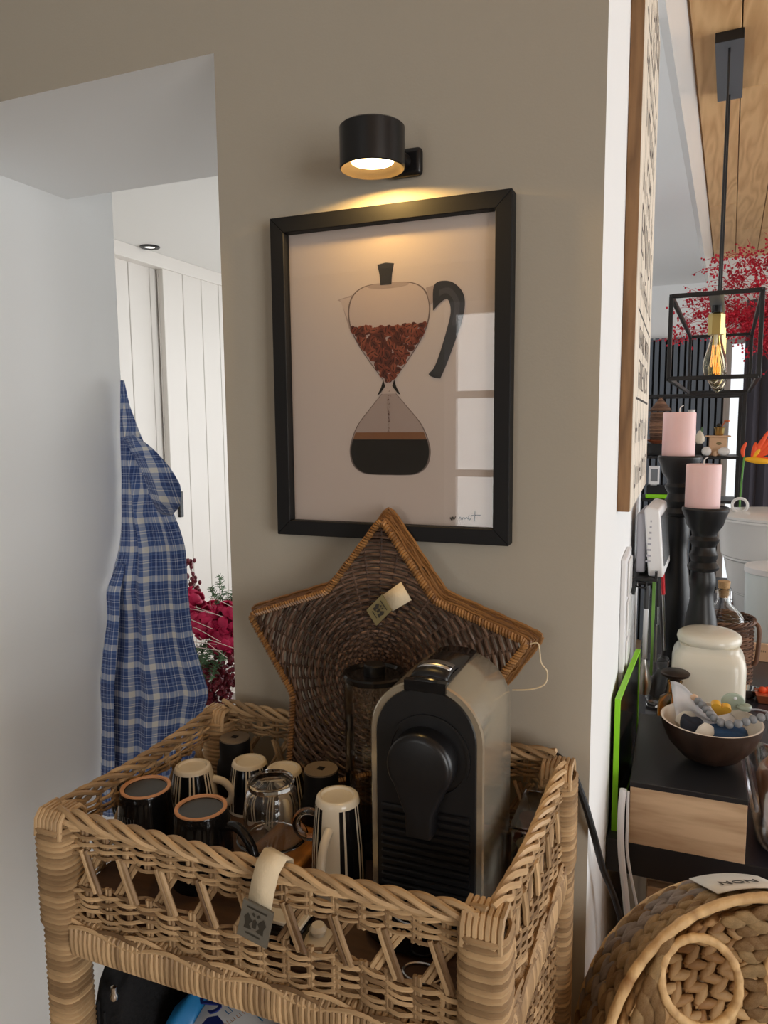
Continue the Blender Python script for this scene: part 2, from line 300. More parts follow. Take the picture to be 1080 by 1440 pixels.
struct(MB().box(-2.35, -2.22, .55, 4.0, ZF, 2.25).build('wall_hall_side', 'soft_white_paint', smooth=False))
struct(MB().box(-3.1, -3.0, -3.6, 0, ZF, 2.45).build('wall_near_side', 'greige_paint', smooth=False))
def wall_with_hole(name, axis, c0, c1, a0, a1, h0, h1, v0, v1, mat, z1=2.45):
    """wall slab normal to axis with one rectangular opening a: h0..h1, z: v0..v1"""
    mb = MB()
    for (p, q, r, s) in ((a0, h0, ZF, z1), (h1, a1, ZF, z1), (h0, h1, ZF, v0), (h0, h1, v1, z1)):
        if q-p < 1e-4 or s-r < 1e-4: continue
        if axis == 'y': mb.box(p, q, c0, c1, r, s)
        else: mb.box(c0, c1, p, q, r, s)
    return struct(mb.build(name, mat, smooth=False))
def window(name, axis, c, h0, h1, v0, v1, nu, nv, mat, bar=.05, depth=.05):
    root = bpy.data.objects.new(name, None); COL.objects.link(root); root['kind'] = 'structure'
    P = (lambda a, d, z: (a, c+d, z)) if axis == 'y' else (lambda a, d, z: (c+d, a, z))
    def B(nm, a0, a1, z0, z1, d0, d1, m):
        x0, y0, _ = P(a0, d0, 0); x1, y1, _ = P(a1, d1, 0)
        MB().box(min(x0, x1), max(x0, x1), min(y0, y1), max(y0, y1), z0, z1).build(nm, m, root, smooth=False)
    h = depth/2
    B('window_frame', h0, h0+bar, v0, v1, -h, h, mat); B('window_frame', h1-bar, h1, v0, v1, -h, h, mat); B('window_frame', h0+bar, h1-bar, v0, v0+bar, -h, h, mat); B('window_frame', h0+bar, h1-bar, v1-bar, v1, -h, h, mat)
    W_ = (h1-h0-2*bar); H_ = v1-v0-2*bar; g = bar*.6
    for i in range(1, nu): a = h0+bar+W_*i/nu; B('mullion', a-g/2, a+g/2, v0+bar, v1-bar, -h*.8, h*.8, mat)
    for j in range(1, nv): z = v0+bar+H_*j/nv; B('glazing_bar', h0+bar, h1-bar, z-g/2, z+g/2, -h*.7, h*.7, mat)
    for i in range(nu):
        for j in range(nv):
            B('pane', h0+bar+W_*i/nu+(g/2 if i else 0), h0+bar+W_*(i+1)/nu-(g/2 if i < nu-1 else 0), v0+bar+H_*j/nv+(g/2 if j else 0), v0+bar+H_*(j+1)/nv-(g/2 if j < nv-1 else 0), -.002, .002, 'thin_glass')
    return root
wall_with_hole('wall_front', 'y', -3.6, -3.5, -3.1, 3.1, -1.3, -.5, .68, 2.2, 'greige_paint')
wall_with_hole('wall_partition', 'x', -.589, -.45, 1.1, 4.75, 1.2, 2.4, .9, 2.0, 'white_paint')
window('added_window', 'x', -.53, 1.2, 2.4, .9, 2.0, 2, 1, 'white_gloss', .04)  # unseen glazed opening, added as a source for the hall fill
window('window_1', 'y', -3.40, -1.3, -.5, .68, 2.2, 2, 3, 'white_gloss', .07)
wall_with_hole('wall_right', 'x', 3.0, 3.1, -.4, 4.9, .1, 3.9, .35, 2.35, 'white_paint', 2.6)
wall_with_hole('wall_right_front', 'x', 3.0, 3.1, -3.6, -.4, -3.3, -1.6, .4, 2.3, 'white_paint', 2.6)
window('window_5', 'x', 2.90, -3.3, -1.6, .4, 2.3, 2, 1, 'black_metal', .06)
window('window_2', 'x', 2.90, .1, 3.9, .35, 2.35, 4, 1, 'black_metal', .06)
wall_with_hole('wall_hall_back', 'y', 4.0, 4.1, -2.4, -.589, -1.85, -.65, .2, 2.2, 'soft_white_paint', 2.25)
window('window_3', 'y', 3.88, -1.85, -.65, .2, 2.2, 2, 1, 'white_gloss', .05)
wall_with_hole('wall_kitchen', 'y', 4.8, 4.9, -.45, 3.1, .285, 1.9, ZF+.1, 2.06, 'white_paint', 2.62)
window('window_4', 'y', 4.85, .285, 1.9, ZF+.1, 2.06, 3, 1, 'white_gloss', .03, .04)
# ceilings: white flat part, timber-clad part above it, upright trim between the two
SL = .0565
def L1(y): return -.066+(y-1.027)*SL
mb = MB(); mb.prism([(-3.1, -3.6), (L1(-3.6)-.02, -3.6), (L1(4.9)-.02, 4.9), (-.589, 4.9), (-.589, .41), (-3.1, .41)], lambda u, v, d: (u, v, d), 2.45, 2.50)
struct(mb.build('ceiling', 'white_paint', smooth=False))
struct(MB().box(-2.4, -.589, .41, 4.1, 2.25, 2.32).build('ceiling_hall', 'soft_white_paint', smooth=False))
mb = MB(); y0, y1 = -3.6, 4.9
mb.hexa([(L1(y0)-.02, y0, 2.45), (L1(y0), y0, 2.45), (L1(y1)-.02, y1, 2.45), (L1(y1), y1, 2.45), (L1(y0)+.003, y0, 2.62), (L1(y0)+.026, y0, 2.62), (L1(y1)+.003, y1, 2.62), (L1(y1)+.026, y1, 2.62)])
struct(mb.build('trim_1', 'white_gloss', smooth=False))
cw = struct(MB().box(-.4, 3.1, -3.6, 4.9, 2.64, 2.68).build('ceiling_timber', 'ceiling_wood', smooth=False))
rr = random.Random(3)
for i in range(25):                                     # boards run along the trim, butt joints staggered
    w = .130; ln0 = -3.4+rr.random()*1.6 if i != 0 else -1.05; y = -3.55
    while y < 4.85:
        ye = min(4.85, ln0 if y == -3.55 else y+rr.uniform(2.0, 2.6)); 
        xa = .0285+i*w; g = .0018
        if ye-y > .05 and L1(ye)+xa < 3.0:
            b = MB(); b.hexa([(L1(yy)+xx+xa, yy, zz) for zz in (2.60, 2.64) for yy in (y+g/2, ye-g/2) for xx in (g, w-g)]); b.build('plank', 'ceiling_wood', cw, smooth=False, bevel=.0015, bseg=1)
        y = ye
# hall: sliding wardrobe doors made of upright boards, hanging rail cover, pull
d1 = struct(bpy.data.objects.new('door_1', None)); COL.objects.link(d1)
ys = [1.886, 2.029, 2.172, 2.316, 2.46, 2.604, 2.748, 2.89]
for a, b in zip(ys[:-1], ys[1:]): MB().box(-2.175, -2.150, a+.0018, b-.0018, ZF+.02, 2.2).build('plank', 'door_lacquer', d1, smooth=False, bevel=.002, bseg=1)
MB().box(-2.18, -2.175, 1.886, 2.89, ZF+.02, 2.2).build('door_back', 'door_lacquer', d1, smooth=False)
MB().box(-2.150, -2.135, 1.925, 1.95, 1.08, 1.20).build('door_handle', 'black_metal', d1, smooth=False, bevel=.003)
d2 = struct(bpy.data.objects.new('door_2', None)); COL.objects.link(d2)
ys = [.9, 1.035, 1.17, 1.305, 1.44, 1.575, 1.711, 1.848, 1.98]
for a, b in zip(ys[:-1], ys[1:]): MB().box(-2.212, -2.190, a+.0018, b-.0018, ZF+.02, 2.2).build('plank', 'door_lacquer', d2, smooth=False, bevel=.002, bseg=1)
struct(MB().box(-2.22, -2.14, .55, 4.0, 2.192, 2.25).build('trim_2', 'door_lacquer', smooth=False, bevel=.002))
t = thing('recessed_spotlight', 'round black-rimmed spotlight recessed in the hall ceiling above the sliding doors', 'spotlight', (-2.095, 1.74, 2.25))
MB().lathe([(.022, -.001), (.024, -.006), (.036, -.007), (.041, -.004), (.041, 0)], 40).build('ring', 'black_metal', t); MB().lathe([(0, -.003), (.021, -.003), (.021, 0)], 32).build('lens', 'spot_led', t)
# slatted acoustic panel on the far kitchen wall
sp = thing('slat_panel', 'dark grey vertical slat panel on the far kitchen wall behind the shelf', 'wall panel', (0, 4.78, 0))
MB().box(-.44, .272, -.0, .015, ZF, 2.075).build('backing', 'slat_backing', sp, smooth=False)
sm = MB().box(-.0135, .0135, -.022, 0, ZF, 2.085).mesh('slat', ['dark_slat'], False)
for k in range(17): inst('slat', sm, sp, (-.42+k*.0415, 0, 0))
# curtain
def curtain(x0, x1, y, label):
    mb = MB(); n = 120; V = []; F = []
    for i in range(n+1):
        u = i/n; x = lerp(x0, x1, u); ph = u*(x1-x0)/.085*2*PI
        for z in (ZF+.02, 1.0, 2.3): V.append((x+.008*math.sin(ph*2), y+.028*math.sin(ph)+.006*math.sin(ph*.37), z))
    for i in range(n):
        for k in range(2): F.append((i*3+k, (i+1)*3+k, (i+1)*3+k+1, i*3+k+1))
    mb.add(V, F); return tag(mb.build('curtain', 'curtain_cloth', solid=.004, angle=180), label, 'curtain')
curtain(.385, 1.15, 4.68, 'dark grey floor-length curtain hanging in folds beside the bright kitchen window')
# ================================================================== PICTURE
t = thing('framed_picture', 'black framed coffee pot hourglass print hung on the greige wall', 'picture', (-.342, 0, 1.559))
fx0, fx1, fz0, fz1 = -.157, .157, -.2045, .2045; fw = .0195
def fb(pts):
    mb = MB(); mb.hexa([(x, y, z) for y in (-.022, -.0005) for (x, z) in pts]); mb.build('frame_bar', 'black_matte', t, smooth=False, bevel=.0008, bseg=1)
fb([(fx0, fz0), (fx0+fw, fz0+fw), (fx0, fz1), (fx0+fw, fz1-fw)]); fb([(fx1-fw, fz0+fw), (fx1, fz0), (fx1-fw, fz1-fw), (fx1, fz1)])
fb([(fx0, fz0), (fx1, fz0), (fx0+fw, fz0+fw), (fx1-fw, fz0+fw)]); fb([(fx0+fw, fz1-fw), (fx1-fw, fz1-fw), (fx0, fz1), (fx1, fz1)])
MB().box(fx0+.008, fx1-.008, -.0045, -.0008, fz0+.008, fz1-.008).build('backing_board', 'black_matte', t, smooth=False)
pr_ = MB().box(fx0+fw-.002, fx1-fw+.002, -.0075, -.0046, fz0+fw-.002, fz1-fw+.002).build('print', 'paper', t, smooth=False)
tag(pr_, 'pale pinkish print of a moka pot shaped hourglass')
MB().box(fx0+fw-.002, fx1-fw+.002, -.0135, -.0120, fz0+fw-.002, fz1-fw+.002).build('glass_pane', 'picture_glass', t, smooth=False)
# the printed motif: flat inked shapes, a hair above the paper (coordinates relative to the picture centre)
_lay = [0]
def ink(name, poly, mat):
    _lay[0] += 1; y = -.0076-.00004*_lay[0]
    mb = MB(); n = len(poly); mb.add([(u, y, v) for u, v in poly], [tuple(range(n))]); return mb.build(name, mat, pr_, smooth=False)
def curve2(pts, n=8): return [(p[0], p[1]) for p in smooth_path([(a, b, 0) for a, b in pts], n, False)]
def px(u, v):                                  # print pixel frame (photo-measured drawing coordinates, 1 unit = .935 mm)
    return ((u-541)*.000928, (541-v)*.000925-.003)
def pp(L): return [px(*q) for q in L]
ink('spout', pp([(466, 431), (472, 434), (483, 470), (500, 480), (512, 430), (500, 423)]), 'print_glass'); ink('spout', pp([(470, 431), (499, 426), (503, 436), (492, 470), (486, 468)]), 'print_glass_light')
up = curve2(pp([(541, 413), (573, 415), (592, 425), (600, 445), (597, 470), (585, 494), (568, 518), (550, 541), (545, 549), (541, 551)]))
up2 = up+[(-a, b) for a, b in up[::-1]]
ink('upper_bulb', up2, 'print_line'); ink('upper_bulb', [(a*.965, (b-.05)*.985+.05) for a, b in up2], 'print_glass_light')
lo = curve2(pp([(541, 549), (548, 556), (565, 575), (588, 602), (599, 628), (600, 645), (594, 660), (580, 669), (560, 671), (541, 671)]))
lo2 = lo+[(-a, b) for a, b in lo[::-1]]
ink('lower_bulb', lo2, 'print_line'); ink('lower_bulb', [(a*.97, (b+.07)*.985-.07) for a, b in lo2], 'print_glass')
ink('lid_disc', pp([(541+30*math.cos(k*PI/12), 417+4*math.sin(k*PI/12)) for k in range(24)]), 'print_glass')
def below(poly, v):                             # part of a symmetric outline under height v
    z = px(0, v)[1]; q = [p for p in poly if p[1] <= z]; return q
ink('crema', below([(a*.955, (b+.07)*.98-.07) for a, b in lo2], 612), 'print_crema'); ink('coffee', below([(a*.965, (b+.07)*.985-.07) for a, b in lo2], 620), 'print_coffee')
ink('neck', pp([(532, 541), (550, 541), (546, 550), (553, 560), (529, 560), (536, 550)]), 'print_glass_light'); ink('neck_line', pp([(533, 541), (536, 550), (528, 560), (524, 562), (530, 551)]), 'print_coffee'); ink('neck_line', pp([(549, 541), (546, 550), (554, 560), (558, 562), (552, 551)]), 'print_coffee')
ink('lid_knob', pp([(526, 389), (538, 387), (550, 389), (547, 402), (546, 416), (530, 416), (529, 402)]), 'print_charcoal')
ink('handle_joint', pp([(594, 424), (612, 420), (610, 440), (600, 446)]), 'print_glass')
hd = curve2(pp([(604, 450), (606, 421), (626, 418), (642, 430), (647, 447), (643, 470), (634, 495), (622, 525), (614, 542)]))+curve2(pp([(606, 541), (598, 536), (605, 528), (613, 510), (624, 475), (628, 455), (624, 441), (616, 443), (604, 454)]))
ink('pot_handle', hd, 'print_charcoal'); ink('handle_sheen', curve2(pp([(612, 428), (626, 426), (637, 438), (640, 452), (634, 475)]))+curve2(pp([(629, 474), (633, 452), (630, 440), (622, 433), (612, 436)])), 'print_charcoal_light')
rb = random.Random(5); z_t = px(0, 471)[1]; z_b = px(0, 544)[1]; beans = [MB(), MB(), MB(), MB()]; nb = 0
yb = -.0076-.00004*(_lay[0]+2)
while nb < 330:                                   # printed coffee beans
    a = rb.uniform(-.056, .056); b = rb.uniform(z_b, z_t); tt = (z_t-b)/(z_t-z_b); hw = lerp(.0505, .004, tt**1.05)
    if abs(a) > hw-.001: continue
    L_, W2 = .0048, .0034; an = rb.uniform(0, PI); k = rb.randrange(3); y = yb-.000002*nb; nb += 1
    P = [(a+L_*math.cos(q)*math.cos(an)-W2*math.sin(q)*math.sin(an), y, b+L_*math.cos(q)*math.sin(an)+W2*math.sin(q)*math.cos(an)) for q in [i*PI/4 for i in range(8)]]
    beans[k].add(P, [tuple(range(8))])
    P = [(a+L_*.85*math.cos(q)*math.cos(an)-W2*.18*math.sin(q)*math.sin(an), y-.000001, b+L_*.85*math.cos(q)*math.sin(an)+W2*.18*math.sin(q)*math.cos(an)) for q in [i*PI/3 for i in range(6)]]
    beans[3].add(P, [tuple(range(6))])
for k, m in enumerate(('bean_dark', 'bean_mid', 'bean_light', 'bean_slit')): tag(beans[k].build('coffee_beans', m, pr_, smooth=False), kind='stuff')
gr = MB()
for k in range(46):
    v = rb.uniform(552, 612); u = 541+rb.gauss(0, .9); a, b = px(u, v); gr.add([(a-.0006, yb-.0008, b-.0006), (a+.0006, yb-.0008, b-.0006), (a+.0003, yb-.0008, b+.0007)], [(0, 1, 2)])
tag(gr.build('falling_grounds', 'bean_dark', pr_, smooth=False), kind='stuff')
sg = MB(); sg_y = -.0092
for pts in ([(-.019, .000), (-.017, -.003), (-.016, .001), (-.014, -.002), (-.012, .002)], [(-.008, -.001), (-.006, .001), (-.004, -.002), (-.002, .001), (.000, -.001), (.002, .001), (.004, -.001), (.005, .004), (.005, -.002), (.008, .001)], [(.0125, .009), (.012, -.003)], [(.008, .004), (.014, .004), (.020, .0045)]):
    sg.tube(smooth_path([(.100+u, sg_y, -.1745+v) for u, v in pts], 5), .00055, 5)
sg.build('signature', 'ink', pr_)['kind'] = 'stuff'
# ================================================================== WALL LAMP
t = thing('wall_lamp', 'small black cylinder wall lamp glowing warm above the framed picture', 'lamp', (-.318, 0, 1.812))
MB().box(-.021, .021, -.012, 0, -.0165, .0165).build('wall_plate', 'black_plastic', t, bevel=.009, bseg=4)
MB().tube([(0, -.012, 0), (-.004, -.04, 0)], .009, 12).build('arm', 'black_plastic', t)
lc = (-.021, -.062, 0)
prof = [(0, .026), (.035, .026), (.0375, .024), (.0375, -.020), (.0360, -.021), (.034, -.020), (.025, -.0125), (.025, -.011), (0, -.011)]
sh = MB().lathe(prof[:5], 48, lc).build('shade', 'black_plastic', t); MB().lathe(prof[4:8], 48, lc).build('reflector', 'lamp_reflector', sh)
MB().lathe([(0, -.0128), (.0245, -.0128), (.0245, -.0115), (0, -.0115)], 40, lc).build('light_disc', 'lamp_disc', t)
l = bpy.data.lights.new('lamp_light', 'SPOT'); l.energy = 3.2; l.color = (1, .60, .17); l.spot_size = math.radians(168); l.spot_blend = .25; l.shadow_soft_size = .012
lo_ = bpy.data.objects.new('lamp_light', l); COL.objects.link(lo_); lo_.parent = t; lo_.location = (lc[0], lc[1], -.0136)
# ================================================================== WICKER CONSOLE (tray basket on wrapped legs)
con = thing('wicker_console', 'honey wicker tray table with wrapped legs below the framed picture', 'table', (-.36, -.18, ZF))
CO = np.array((-.36, -.18, ZF))
XA, YA, YB = -.610, -.350, -.020
def XBx(y): return lerp(-.114, -.099, (y-YA)/(YB-YA))
ZT, ZR0, ZR1 = 1.100, .949, .989           # rim height, rail bottom/top
def B_(mb, name, mat='wicker', parent=con, **k):
    for a in mb.v: a -= CO
    return mb.build(name, mat, parent, **k)
rw = random.Random(11)
def wob(n, amp, step=6):                     # smooth random wobble of n samples
    k = n//step+3; a = RNG.normal(0, amp, k); return np.interp(np.arange(n), np.arange(k)*step-1, a)
def weave(mb, u0, u1, v0, v1, place, pitch=.0041, s=.0245, r=.0019, amp=.0036, jit=.0013, step=.0045, slope=.0010):
    ph0, ph1 = rw.uniform(0, 6), rw.uniform(0, 6)
    rows = max(1, int(round((v1-v0)/pitch))); n = max(8, int((u1-u0)/step))
    us = np.linspace(u0, u1, n)
    for i in range(rows):
        v = v0+(i+.5)*(v1-v0)/rows; ph = PI*i
        vv = v+wob(n, jit, 10)+slope*np.sin(us*70+i*.9)+.0016*np.sin(us*31+ph0+i*.12)+.0009*np.sin(us*57+ph1); nn = amp*np.sin(PI*us/s+ph)
        mb.tube([place(a, b, c) for a, b, c in zip(us, vv, nn)], r*rw.uniform(.85, 1.12), 5, tone=rw.uniform(.15, .95))
def stakes(mb, us, v0, v1, place, r=.0022, pair=.0022):
    for a in us:
        for d in (-pair, pair):
            b = a+d+rw.gauss(0, .0006); mb.tube([place(b, v, 0) for v in np.linspace(v0, v1, 5)], r, 5, tone=rw.uniform(.1, .7))
def rope(mb, path, k=3, amp=.0055, pitch=.055, r=.0027, n=6, up=(0, 0, 1), flat=.75, phase=0):
    P = np.array(path); d = np.r_[0, np.cumsum(np.linalg.norm(np.diff(P, axis=0), axis=1))]
    T = np.gradient(P, axis=0); T /= np.linalg.norm(T, axis=1)[:, None]; U = np.array(up, float); A = U-T*(T@U)[:, None]; A /= np.linalg.norm(A, axis=1)[:, None]; Bn = np.cross(T, A)
    for j in range(k):
        th = 2*PI*d/pitch+2*PI*j/k+phase
        mb.tube(P+amp*(np.cos(th)[:, None]*A+np.sin(th)[:, None]*Bn*flat), r*rw.uniform(.92, 1.08), n, tone=rw.uniform(.35, 1))
def seg(a, b, n): return [tuple(np.array(a)+(np.array(b)-np.array(a))*t) for t in np.linspace(0, 1, n)]
PS = .040
places = {'front': (lambda u, v, n: (u, YA+.014-n, v), XA+PS, -.114-PS+.006, 1), 'back': (lambda u, v, n: (u, YB-.014-n, v), XA+PS, -.099-PS, 0),
          'right': (lambda u, v, n: (XBx(u)-.014+n, u, v), YA+PS-.004, YB-PS, 1), 'left': (lambda u, v, n: (XA+.014+n, u, v), YA+PS, YB-PS, 0)}
for side, (pl, u0, u1, vis) in places.items():
    lift = .008 if side == 'back' else 0
    sag = .010 if side == 'right' else (.004 if side == 'front' else .006)
    lo_w = MB(); weave(lo_w, u0-.012, u1+.012, .990, 1.030, pl); B_(lo_w, 'lower_weave')['kind'] = 'stuff'
    up_w = MB()
    def pl2(u, v, n, pl=pl, u0=u0, u1=u1): 
        t_ = (u-u0)/(u1-u0); return pl(u, v-(sag*math.sin(PI*min(max(t_, 0), 1)) if v > 1.07 else 0)+lift, n)
    weave(up_w, u0-.012, u1+.012, 1.064, 1.096, pl2); B_(up_w, 'upper_weave')['kind'] = 'stuff'
    nst = int((u1-u0)/.025); us = [lerp(u0+.006, u1-.006, (k+.5)/nst) for k in range(nst)]
    st = MB(); stakes(st, us, .989, 1.032, pl); stakes(st, us, 1.062, 1.094, pl2); B_(st, 'stakes')['kind'] = 'stuff'
    # open lattice: a leaning pair of canes crossed by a single pair, each crossing its own piece
    nl = int(round((u1-u0)/.0475))
    for k in range(nl):
        uc = lerp(u0, u1, (k+.55)/nl); m1 = MB()
        for d in (-.0027, .0027): m1.tube([pl(uc-.008+d, 1.070, .003), pl(uc+.0*d+d, 1.048, .0035), pl(uc+.008+d, 1.026, .003)], .0027, 6)
        B_(m1, 'lattice_cane')
        m2 = MB()
        for d in (-.0025, .0025): m2.tube([pl(uc+.010+d, 1.068, -.001), pl(uc-.004+d, 1.048, -.0025), pl(uc-.016+d, 1.028, -.001)], .0025, 6)
        B_(m2, 'lattice_cane')
    # twisted rim
    rm = MB(); path = [pl2(u, ZT, 0) for u in np.linspace(u0-.016, u1+.016, 110)]
    rope(rm, path, 4, .0068, .100, .0031, phase=rw.uniform(0, 6)); B_(rm, 'braided_rim')
    # waling strands under the weave, a loose undulating line over the rail
    wl = MB()
    for k in range(3):
        n = 70; uu = np.linspace(u0-.014, u1+.014, n)
        wl.tube([pl(a, .987+.0045*math.sin(a*62+k*2.1)-.002*k, .006+.0015*k) for a in uu], .0022, 5)
    B_(wl, 'waling_strand')['kind'] = 'stuff'
def ring_loop(mb, c, hx, hy, axis, r, n=14, jit=.0006, tone=None):
    """rounded-rectangle loop of cane about axis"""
    P = []
    for k in range(n):
        t_ = 2*PI*(k+.5)/n; q = 1/((abs(math.cos(t_))**3.4+abs(math.sin(t_))**3.4)**(1/3.4)); a, b = hx*q*math.cos(t_), hy*q*math.sin(t_); j = rw.gauss(0, jit)
        P.append((c[0]+a, c[1]+b, c[2]+j) if axis == 'z' else ((c[0]+j, c[1]+a, c[2]+b) if axis == 'x' else (c[0]+a, c[1]+j, c[2]+b)))
    mb.tube(P, r, 5, closed=True, tone=tone)
posts = [(XA+PS/2, YA+PS/2), (-.114-PS/2, YA+PS/2), (XA+PS/2, YB-PS/2), (-.099-PS/2, YB-PS/2)]
for i, (cx, cy) in enumerate(posts):
    mb = MB(); h = PS/2-.0065; mb.box(cx-h, cx+h, cy-h, cy+h, ZF, 1.096, tone=.3); z = ZF+.004
    while z < 1.092:
        big = .0022 if (.98 < z < 1.09) else 0
        ring_loop(mb, (cx, cy, z), PS/2-.002+big, PS/2-.002+big, 'z', .0028, 20, .0001, tone=rw.uniform(.3, .9)); z += .0061
    B_(mb, 'leg', angle=60)
    cap = MB()
    for k in range(7):
        x = cx-.0155+.0052*k; cap.tube([(x, cy-.018, 1.080), (x, cy-.0165, 1.098), (x, cy-.011, 1.1045), (x, cy+.011, 1.1045), (x, cy+.0165, 1.098), (x, cy+.018, 1.080)], .0027, 6, tone=rw.uniform(.6, 1))
    B_(cap, 'leg_cap')
def rail(name, a, b, axis, fixed, pitch=.0060, tones=(.3, .9)):
    mb = MB(); h = (ZR1-ZR0)/2; zc = (ZR0+ZR1)/2
    if axis == 'x': mb.box(a, b, fixed-.008, fixed+.008, ZR0+.006, ZR1-.006, tone=.1)
    else: mb.hexa([(fixed(y)+dx, y, zz) for zz in (ZR0+.003, ZR1-.003) for y in (a, b) for dx in (-.008, .008)])
    q = a+.003
    while q < b-.002:
        if axis == 'x': ring_loop(mb, (q, fixed, zc), .0125, h-.001, 'x', .0029, 14, .0003, rw.uniform(*tones))
        else: ring_loop(mb, (fixed(q), q, zc), .0125, h-.001, 'y', .0029, 14, .0003, rw.uniform(*tones))
        q += pitch
    return B_(mb, name, angle=60)
rail('wrapped_rail', XA+PS-.002, -.114-PS+.002, 'x', YA+.017); rail('wrapped_rail', XA+PS, -.099-PS, 'x', YB-.017)
rail('wrapped_rail', YA+PS, YB-PS, 'y', lambda y: XBx(y)-.017, .0046); rail('wrapped_rail', YA+PS, YB-PS, 'y', lambda y: XA+.017)
B_(MB().box(XA+.022, -.128, YA+.022, YB-.022, .990, 1.0035), 'tray_floor', 'tray_brown', smooth=False)
B_(MB().box(XA+.012, -.126, YA+.012, YB-.012, .690, .702), 'shelf', 'tray_brown', smooth=False)
sw = MB(); pl = lambda u, v, n: (XBx(u)-.016+n, u, v); weave(sw, YA+PS-.006, YB-PS+.004, .70, .947, pl, .0060, .0165, .0024, .0034); stakes(sw, np.linspace(YA+.05, YB-.05, 9), .70, .945, pl)
B_(sw, 'side_weave')['kind'] = 'stuff'
# tag on the front rim: cream ribbon loop and engraved grey plate
rb_ = MB(); w = .0115; c = np.array((-.3285, 0)); yy = YA+.002
def rib(pts): 
    V = []; 
    for (dx, y, z) in pts: V += [(c[0]+dx-w, y, z+.004), (c[0]+dx+w, y, z-.003)]
    rb_.add(V, [(2*i, 2*i+1, 2*i+3, 2*i+2) for i in range(len(pts)-1)])
rib([(0, YA+.028, 1.085), (0, YA+.026, 1.106), (0, YA+.014, 1.112), (-.001, YA+.002, 1.106), (-.003, yy-.006, 1.090), (-.005, yy-.009, 1.074)])
tg = B_(rb_, 'tag_ribbon', 'ribbon', solid=.0012, angle=180)
Rt = Matrix.Rotation(math.radians(13), 3, 'Y'); pc = Vector((c[0]-.0085, yy-.011, 1.0585))
pm = MB().box(-.0155, .0155, -.0012, .0012, -.0185, .0185).mesh('tag_plate', ['tag_metal'], False)
pm.transform(Matrix.Translation(pc-Vector(CO)) @ Rt.to_4x4()); pl_ = bpy.data.objects.new('tag_plate', pm); COL.objects.link(pl_); pl_.parent = tg
def crest(parent, origin, R, sc, mat):
    mb = MB()
    def q(u, v): p = Vector(origin)+R @ Vector((u*sc, -.0016*1, v*sc)); return tuple(p)
    for s in (-1, 1):
        mb.add([q(s*a, b) for a, b in ((.15, -.5), (.35, -.55), (.75, -.6), (.7, -.2), (.85, .2), (.6, .6), (.4, .35), (.2, .1), (.4, -.2))], [tuple(range(9))])
        mb.add([q(s*a, b) for a, b in ((.1, .45), (.35, .62), (.2, .78), (.05, .6))], [(0, 1, 2, 3)])
    mb.add([q(a, b) for a, b in ((-.15, -.35), (.15, -.35), (.15, .2), (0, .35), (-.15, .2))], [tuple(range(5))])
    mb.add([q(a, b) for a, b in ((-.75, .95), (.75, .95), (.75, 1.08), (-.75, 1.08))], [(0, 1, 2, 3)]); mb.add([q(a, b) for a, b in ((-.55, -.95), (.55, -.95), (.55, -.82), (-.55, -.82))], [(0, 1, 2, 3)])
    return mb.build('crest', mat, parent, smooth=False)
crest(pl_, pc-Vector(CO), Rt, .0135, 'tag_dark')
# ================================================================== STAR TRAY
SR0 = np.array((-.336, -.085, 1.02)); SV = np.array((0, .0944, .9955)); SN = np.array((0, -.9955, .0944)); ST_C = .173
stl = thing('star_tray', 'brown woven star-shaped wicker tray leaning on the wall behind the coffee machine', 'tray', tuple(SR0))
def sp_(u, v, n=0): return np.array((u, 0, 0))+SV*(v+ST_C)+SN*n
tips = []
for k in range(10):
    a = PI/2+k*PI/5; r = (.1925 if k in (0, 2, 8) else .205) if k % 2 == 0 else .1215
    tips.append((r*math.cos(a), r*math.sin(a)))
def star_r(th):
    th = (th-PI/2) % (2*PI); k = int(th//(PI/5)); a, b = np.array(tips[k % 10]), np.array(tips[(k+1) % 10]); d = np.array((math.cos(th+PI/2), math.sin(th+PI/2)))
    A = np.array([[d[0], a[0]-b[0]], [d[1], a[1]-b[1]]]); return np.linalg.solve(A, a)[0]
TH = np.linspace(0, 2*PI, 721); RT = np.array([star_r(t_) for t_ in TH])
mb = MB(); r = .008; i = 0
while r < .197:
    ok = RT > r+.002; arc = []; nst = 44
    dstep = max(1, int(.0035/(r*2*PI/720)))
    def flush(arc):
        if len(arc) > 2: mb.tube([sp_(r*math.cos(t_), r*math.sin(t_), .0022*math.sin(nst/2*t_+PI*i)+RNG.normal(0, .0003)) for t_ in arc], .0019, 5, tone=rw.uniform(.1, .9))
    for k in range(720):
        if ok[k]:
            if k % dstep == 0 or not ok[(k+1) % 720] or not ok[k-1]: arc.append(TH[k])
        else: flush(arc); arc = []
    if len(arc): flush(arc+[TH[720]])
    r += .0043; i += 1
star_w = mb.build('base_weave', 'star_wicker', stl); star_w['kind'] = 'stuff'
mb = MB()
for k in range(44):
    t_ = 2*PI*k/44; R = star_r(t_); mb.tube([sp_(q*math.cos(t_), q*math.sin(t_), 0) for q in np.linspace(.006, R, 4)], .0019, 5, tone=rw.uniform(0, .5))
mb.build('spokes', 'star_wicker', stl)['kind'] = 'stuff'
def outline(scale, n, per=16):
    P = []
    for k in range(10):
        a, b = np.array(tips[k]), np.array(tips[(k+1) % 10])
        for j in range(per):
            t_ = j/per; q = a+(b-a)*t_; P.append(sp_(q[0]*scale, q[1]*scale, n))
    Q = [(P[i-1]+2*P[i]+P[(i+1) % len(P)])/4 for i in range(len(P))]
    return Q
mb = MB(); P = outline(1.0, .002)
mb.tube(P, .0028, 8, closed=True, tone=.7)
